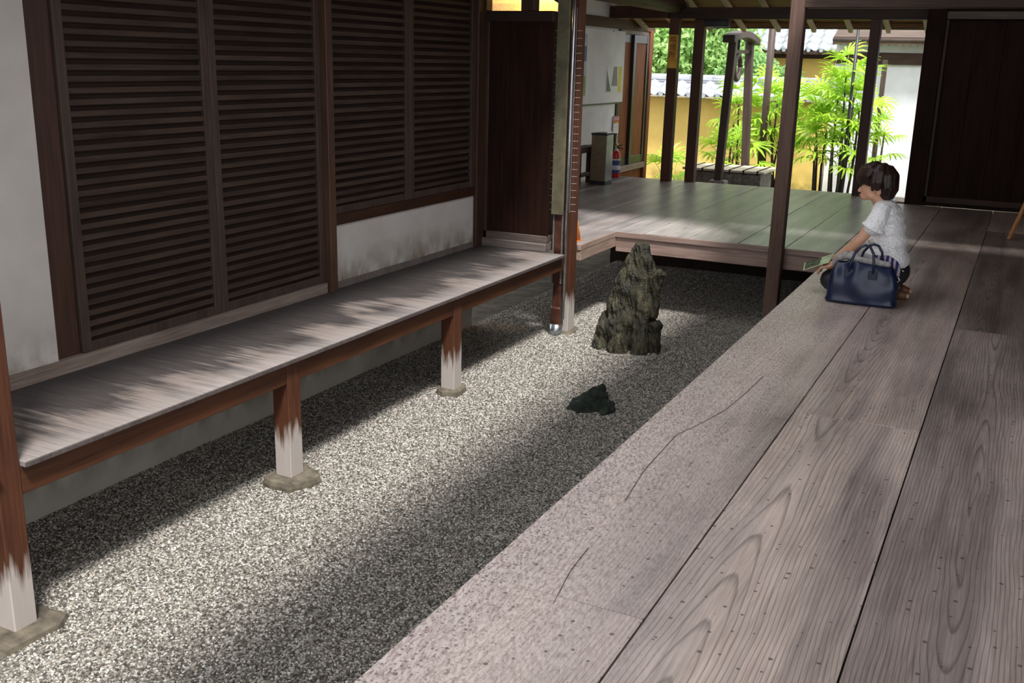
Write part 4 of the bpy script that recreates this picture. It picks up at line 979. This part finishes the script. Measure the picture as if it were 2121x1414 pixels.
tb = []; e0, e1 = aty(1509, 84, 14.02), aty(1563, 90, 15.5)
for i in range(13):
    t_ = i/12; q = e0.lerp(e1, t_); q.z += .085*math.sin(PI*t_)+.02; tb.append(q)
mbt = MB()
for a, b2 in zip(tb, tb[1:]): mbt.bar(a, b2+(b2-a)*.15, .17, .10, .012)
mbt.make('curved_top', M['well_wood'], fr)
c0 = aty(1511, 107, 14.25); c1_ = aty(1550, 107, 15.35)
MB().bar(c0, c1_, .045, .05, .004).make('cross_bar', M['well_wood'], fr)
ctr = aty(1527, 139, 14.8); ax = (e1-e0); ax.z = 0; ax.normalize()
ring = [ctr + ax*(.16*math.cos(2*PI*i/24)) + Vector((0, 0, .17*math.sin(2*PI*i/24))) for i in range(25)]
MB().tube(ring, .036, 8).make('pulley_wheel', M['well_wood'], fr, True)
MB().bar(ctr+Vector((0, 0, .1)), ctr+Vector((0, 0, .46)), .03, .03).make('pulley_hanger', M['bin_black'], fr)

# ------------------------------------------------------------------ lady palms
def palm_leaf():
    mb = MB(); nf = 10
    for i in range(nf):
        a = lerp(-1.75, 1.75, i/(nf-1)); ln = .30*(1-.20*abs(a)/1.75); d = Vector((math.sin(a), math.cos(a), 0)); sd = Vector((d.y, -d.x, 0))
        pts = [(0.02, .006, 0), (.35, .016, .020), (.75, .017, -.01), (1.0, .005, -.075)]
        vl = []
        for t, wd, zz in pts:
            c_ = d*(ln*t) + Vector((0, 0, zz)); vl.append([mb.bm.verts.new(c_-sd*wd+Vector((0, 0, .006))), mb.bm.verts.new(c_), mb.bm.verts.new(c_+sd*wd+Vector((0, 0, .006)))])
        for A_, B_ in zip(vl, vl[1:]):
            mb.bm.faces.new((A_[0], A_[1], B_[1], B_[0])); mb.bm.faces.new((A_[1], A_[2], B_[2], B_[1]))
    mb.tube([(0, -.30, -.10), (0, -.14, -.02), (0, .02, 0)], [.005, .0045, .004], 5)
    return mb
o = palm_leaf().make('leaf', M['palm'], origin=(0, 0, 0)); PL = o.data; bpy.data.objects.remove(o)
def palm(label, canes, Y, rng):
    base = aty(canes[0][0], 390, Y); root = thing('lady_palm', (base.x, Y, -0.52), label, 'palm', 'lady palms by the garden wall')
    for (bx_, tx, ty, dy, leaves) in canes:
        top = aty(tx, ty, Y+dy); bot = Vector((aty(bx_, 390, Y+dy).x, Y+dy*.4, -0.52))
        mid = bot.lerp(top, .5)+Vector((rng.uniform(-.03, .03), 0, 0))
        MB().tube([bot, mid, top], [.020, .018, .012], 7).make('cane', M['cane'], root, True)
        n_ = leaves
        for i in range(n_):
            t = 1-.30*(i/max(1, n_-1))**1.2; p_ = bot.lerp(top, t) if t < .5 else mid.lerp(top, (t-.5)*2)
            az = i*2.4+rng.uniform(-.5, .5); el = lerp(.95, -.35, i/max(1, n_-1))+rng.uniform(-.15, .15); sc_ = rng.uniform(.85, 1.2)*(.72 if Y == 16.0 else 1)
            rot = Matrix.Rotation(az, 3, 'Z') @ Matrix.Rotation(el, 3, 'X') @ Matrix.Rotation(rng.uniform(-.4, .4), 3, 'Y')
            stem = rot @ Vector((0, .30*sc_, .10*sc_))
            inst('leaf', PL, root, p_+stem, rot.to_euler(), (sc_,)*3)
rng = random.Random(11)
palm('low bright lady palm just behind the left end of the well', [(1500, 1492, 330, .0, 6), (1515, 1520, 315, .1, 5), (1525, 1530, 335, .0, 4)], 15.75, rng)
palm('lady palm with pale crown behind the well hoist frame', [(1522, 1530, 215, .0, 8), (1512, 1520, 255, .15, 6), (1535, 1548, 300, .1, 4)], 16.5, rng)
palm('spreading lady palm between round pole and the near post', [(1598, 1610, 215, 0, 9), (1582, 1585, 240, .1, 6), (1590, 1620, 265, .2, 7), (1600, 1640, 225, .1, 8), (1606, 1590, 195, .1, 6)], 16.3, rng)
palm('lady palm right of the near post before the ochre wall', [(1690, 1690, 235, .0, 9), (1684, 1688, 300, -.1, 6), (1700, 1712, 270, .1, 8)], 15.9, rng)
palm('tallest lady palm clump reaching up to the eaves', [(1735, 1752, 160, .0, 10), (1725, 1735, 205, .1, 9), (1745, 1770, 190, .1, 9), (1715, 1725, 290, -.2, 7), (1740, 1745, 245, .0, 8), (1755, 1780, 230, .1, 7), (1730, 1745, 310, -.1, 5)], 15.6, rng)
palm('thin dark lady palm before the white wall at right', [(1805, 1832, 275, .0, 5), (1798, 1812, 315, .1, 4)], 16.0, rng)
palm('small seedling palm under the signed post', [(1395, 1398, 372, .0, 5), (1375, 1372, 366, .0, 4)], 15.2, rng)

# ------------------------------------------------------------------ trees beyond the wall
def leafy(name, label, blobs, count, size, mat, trunk, seed):
    rng = random.Random(seed); root = thing(name, trunk, label, 'tree', 'trees beyond the garden wall')
    vs, fs = [], []
    tot = sum(b_[1]**2 for b_ in blobs)
    for (c_, r_, sq) in blobs:
        c_ = Vector(c_)
        for i in range(int(count*r_*r_/tot)):
            d = Vector((rng.gauss(0, 1), rng.gauss(0, 1), rng.gauss(0, 1))).normalized(); rr = r_*rng.uniform(.62, 1.04)
            p_ = c_+Vector((d.x*rr, d.y*rr, d.z*rr*sq)); n_ = (d*.6+Vector((rng.uniform(-1, 1), rng.uniform(-1, 1), rng.uniform(-.2, 1.2)))).normalized()
            u = n_.orthogonal().normalized(); u.rotate(Matrix.Rotation(rng.uniform(0, 6.28), 3, n_)); v = n_.cross(u); s_ = size*rng.uniform(.6, 1.25)
            k = len(vs); w_ = .42
            for (a_, b_2, z_) in ((-1, 0, 0), (-.3, w_, .12), (.45, w_*.85, .10), (1, 0, -.12), (.45, -w_*.85, .10), (-.3, -w_, .12)):
                vs.append(p_+u*(a_*s_*.5)+v*(b_2*s_*.6)+n_*(z_*s_))
            fs.append((k, k+1, k+2, k+3)); fs.append((k, k+3, k+4, k+5))
    me_ = bpy.data.meshes.new('foliage'); me_.from_pydata([v_-Vector(trunk) for v_ in vs], [], fs); me_.materials.append(mat)
    o_ = bpy.data.objects.new('foliage', me_); COL.objects.link(o_); o_.parent = root; o_['kind'] = 'stuff'
    top = Vector(blobs[0][0])
    MB().tube([Vector(trunk), Vector(trunk).lerp(top, .6)+Vector((.1, 0, 0)), top], [.11, .08, .03], 8).make('trunk', M['bark'], root, True)
    for c_, r_, sq in blobs[1:]:
        st_ = Vector(trunk).lerp(top, .55); MB().tube([st_, st_.lerp(Vector(c_), .6)+Vector((0, 0, .1)), c_], [.05, .035, .012], 6).make('branch', M['bark'], root, True)
leafy('broadleaf_tree', 'glossy bright green tree filling the gap by the signed post', [((-7.5, 20.2, 2.2), 1.05, .95), ((-6.7, 20.0, 1.7), .75, .9), ((-8.1, 20.1, 1.5), .8, .9), ((-7.3, 19.9, 1.3), .7, .8), ((-7.9, 20.4, 3.0), .8, .9)], 8200, .135, M['leaf_a'], (-7.5, 20.4, -0.52), 1)
leafy('broadleaf_tree', 'dense green tree behind the well hoist frame', [((-5.9, 20.6, 2.1), .95, .95), ((-5.4, 20.4, 1.5), .72, .85), ((-6.4, 20.4, 1.4), .75, .85), ((-5.8, 20.7, 3.0), .8, .9)], 6500, .12, M['leaf_a'], (-5.9, 20.8, -0.52), 2)
leafy('broadleaf_tree', 'pale green rounded shrub below the distant gate roof', [((-4.9, 20.0, 1.30), .55, .8), ((-4.55, 19.8, 1.1), .45, .8), ((-5.25, 19.9, 1.15), .5, .8), ((-4.2, 19.8, 1.2), .34, .9)], 3600, .10, M['leaf_b'], (-4.8, 20.1, -0.52), 3)
leafy('broadleaf_tree', 'darker tree standing far behind the others', [((-6.2, 24.6, 2.6), 1.5, .9), ((-8.0, 24.8, 2.4), 1.6, .9), ((-4.8, 24.9, 3.2), 1.4, .8), ((-9.5, 24.5, 2.6), 1.6, .9)], 7000, .19, M['leaf_b'], (-6.8, 24.9, -0.52), 4)
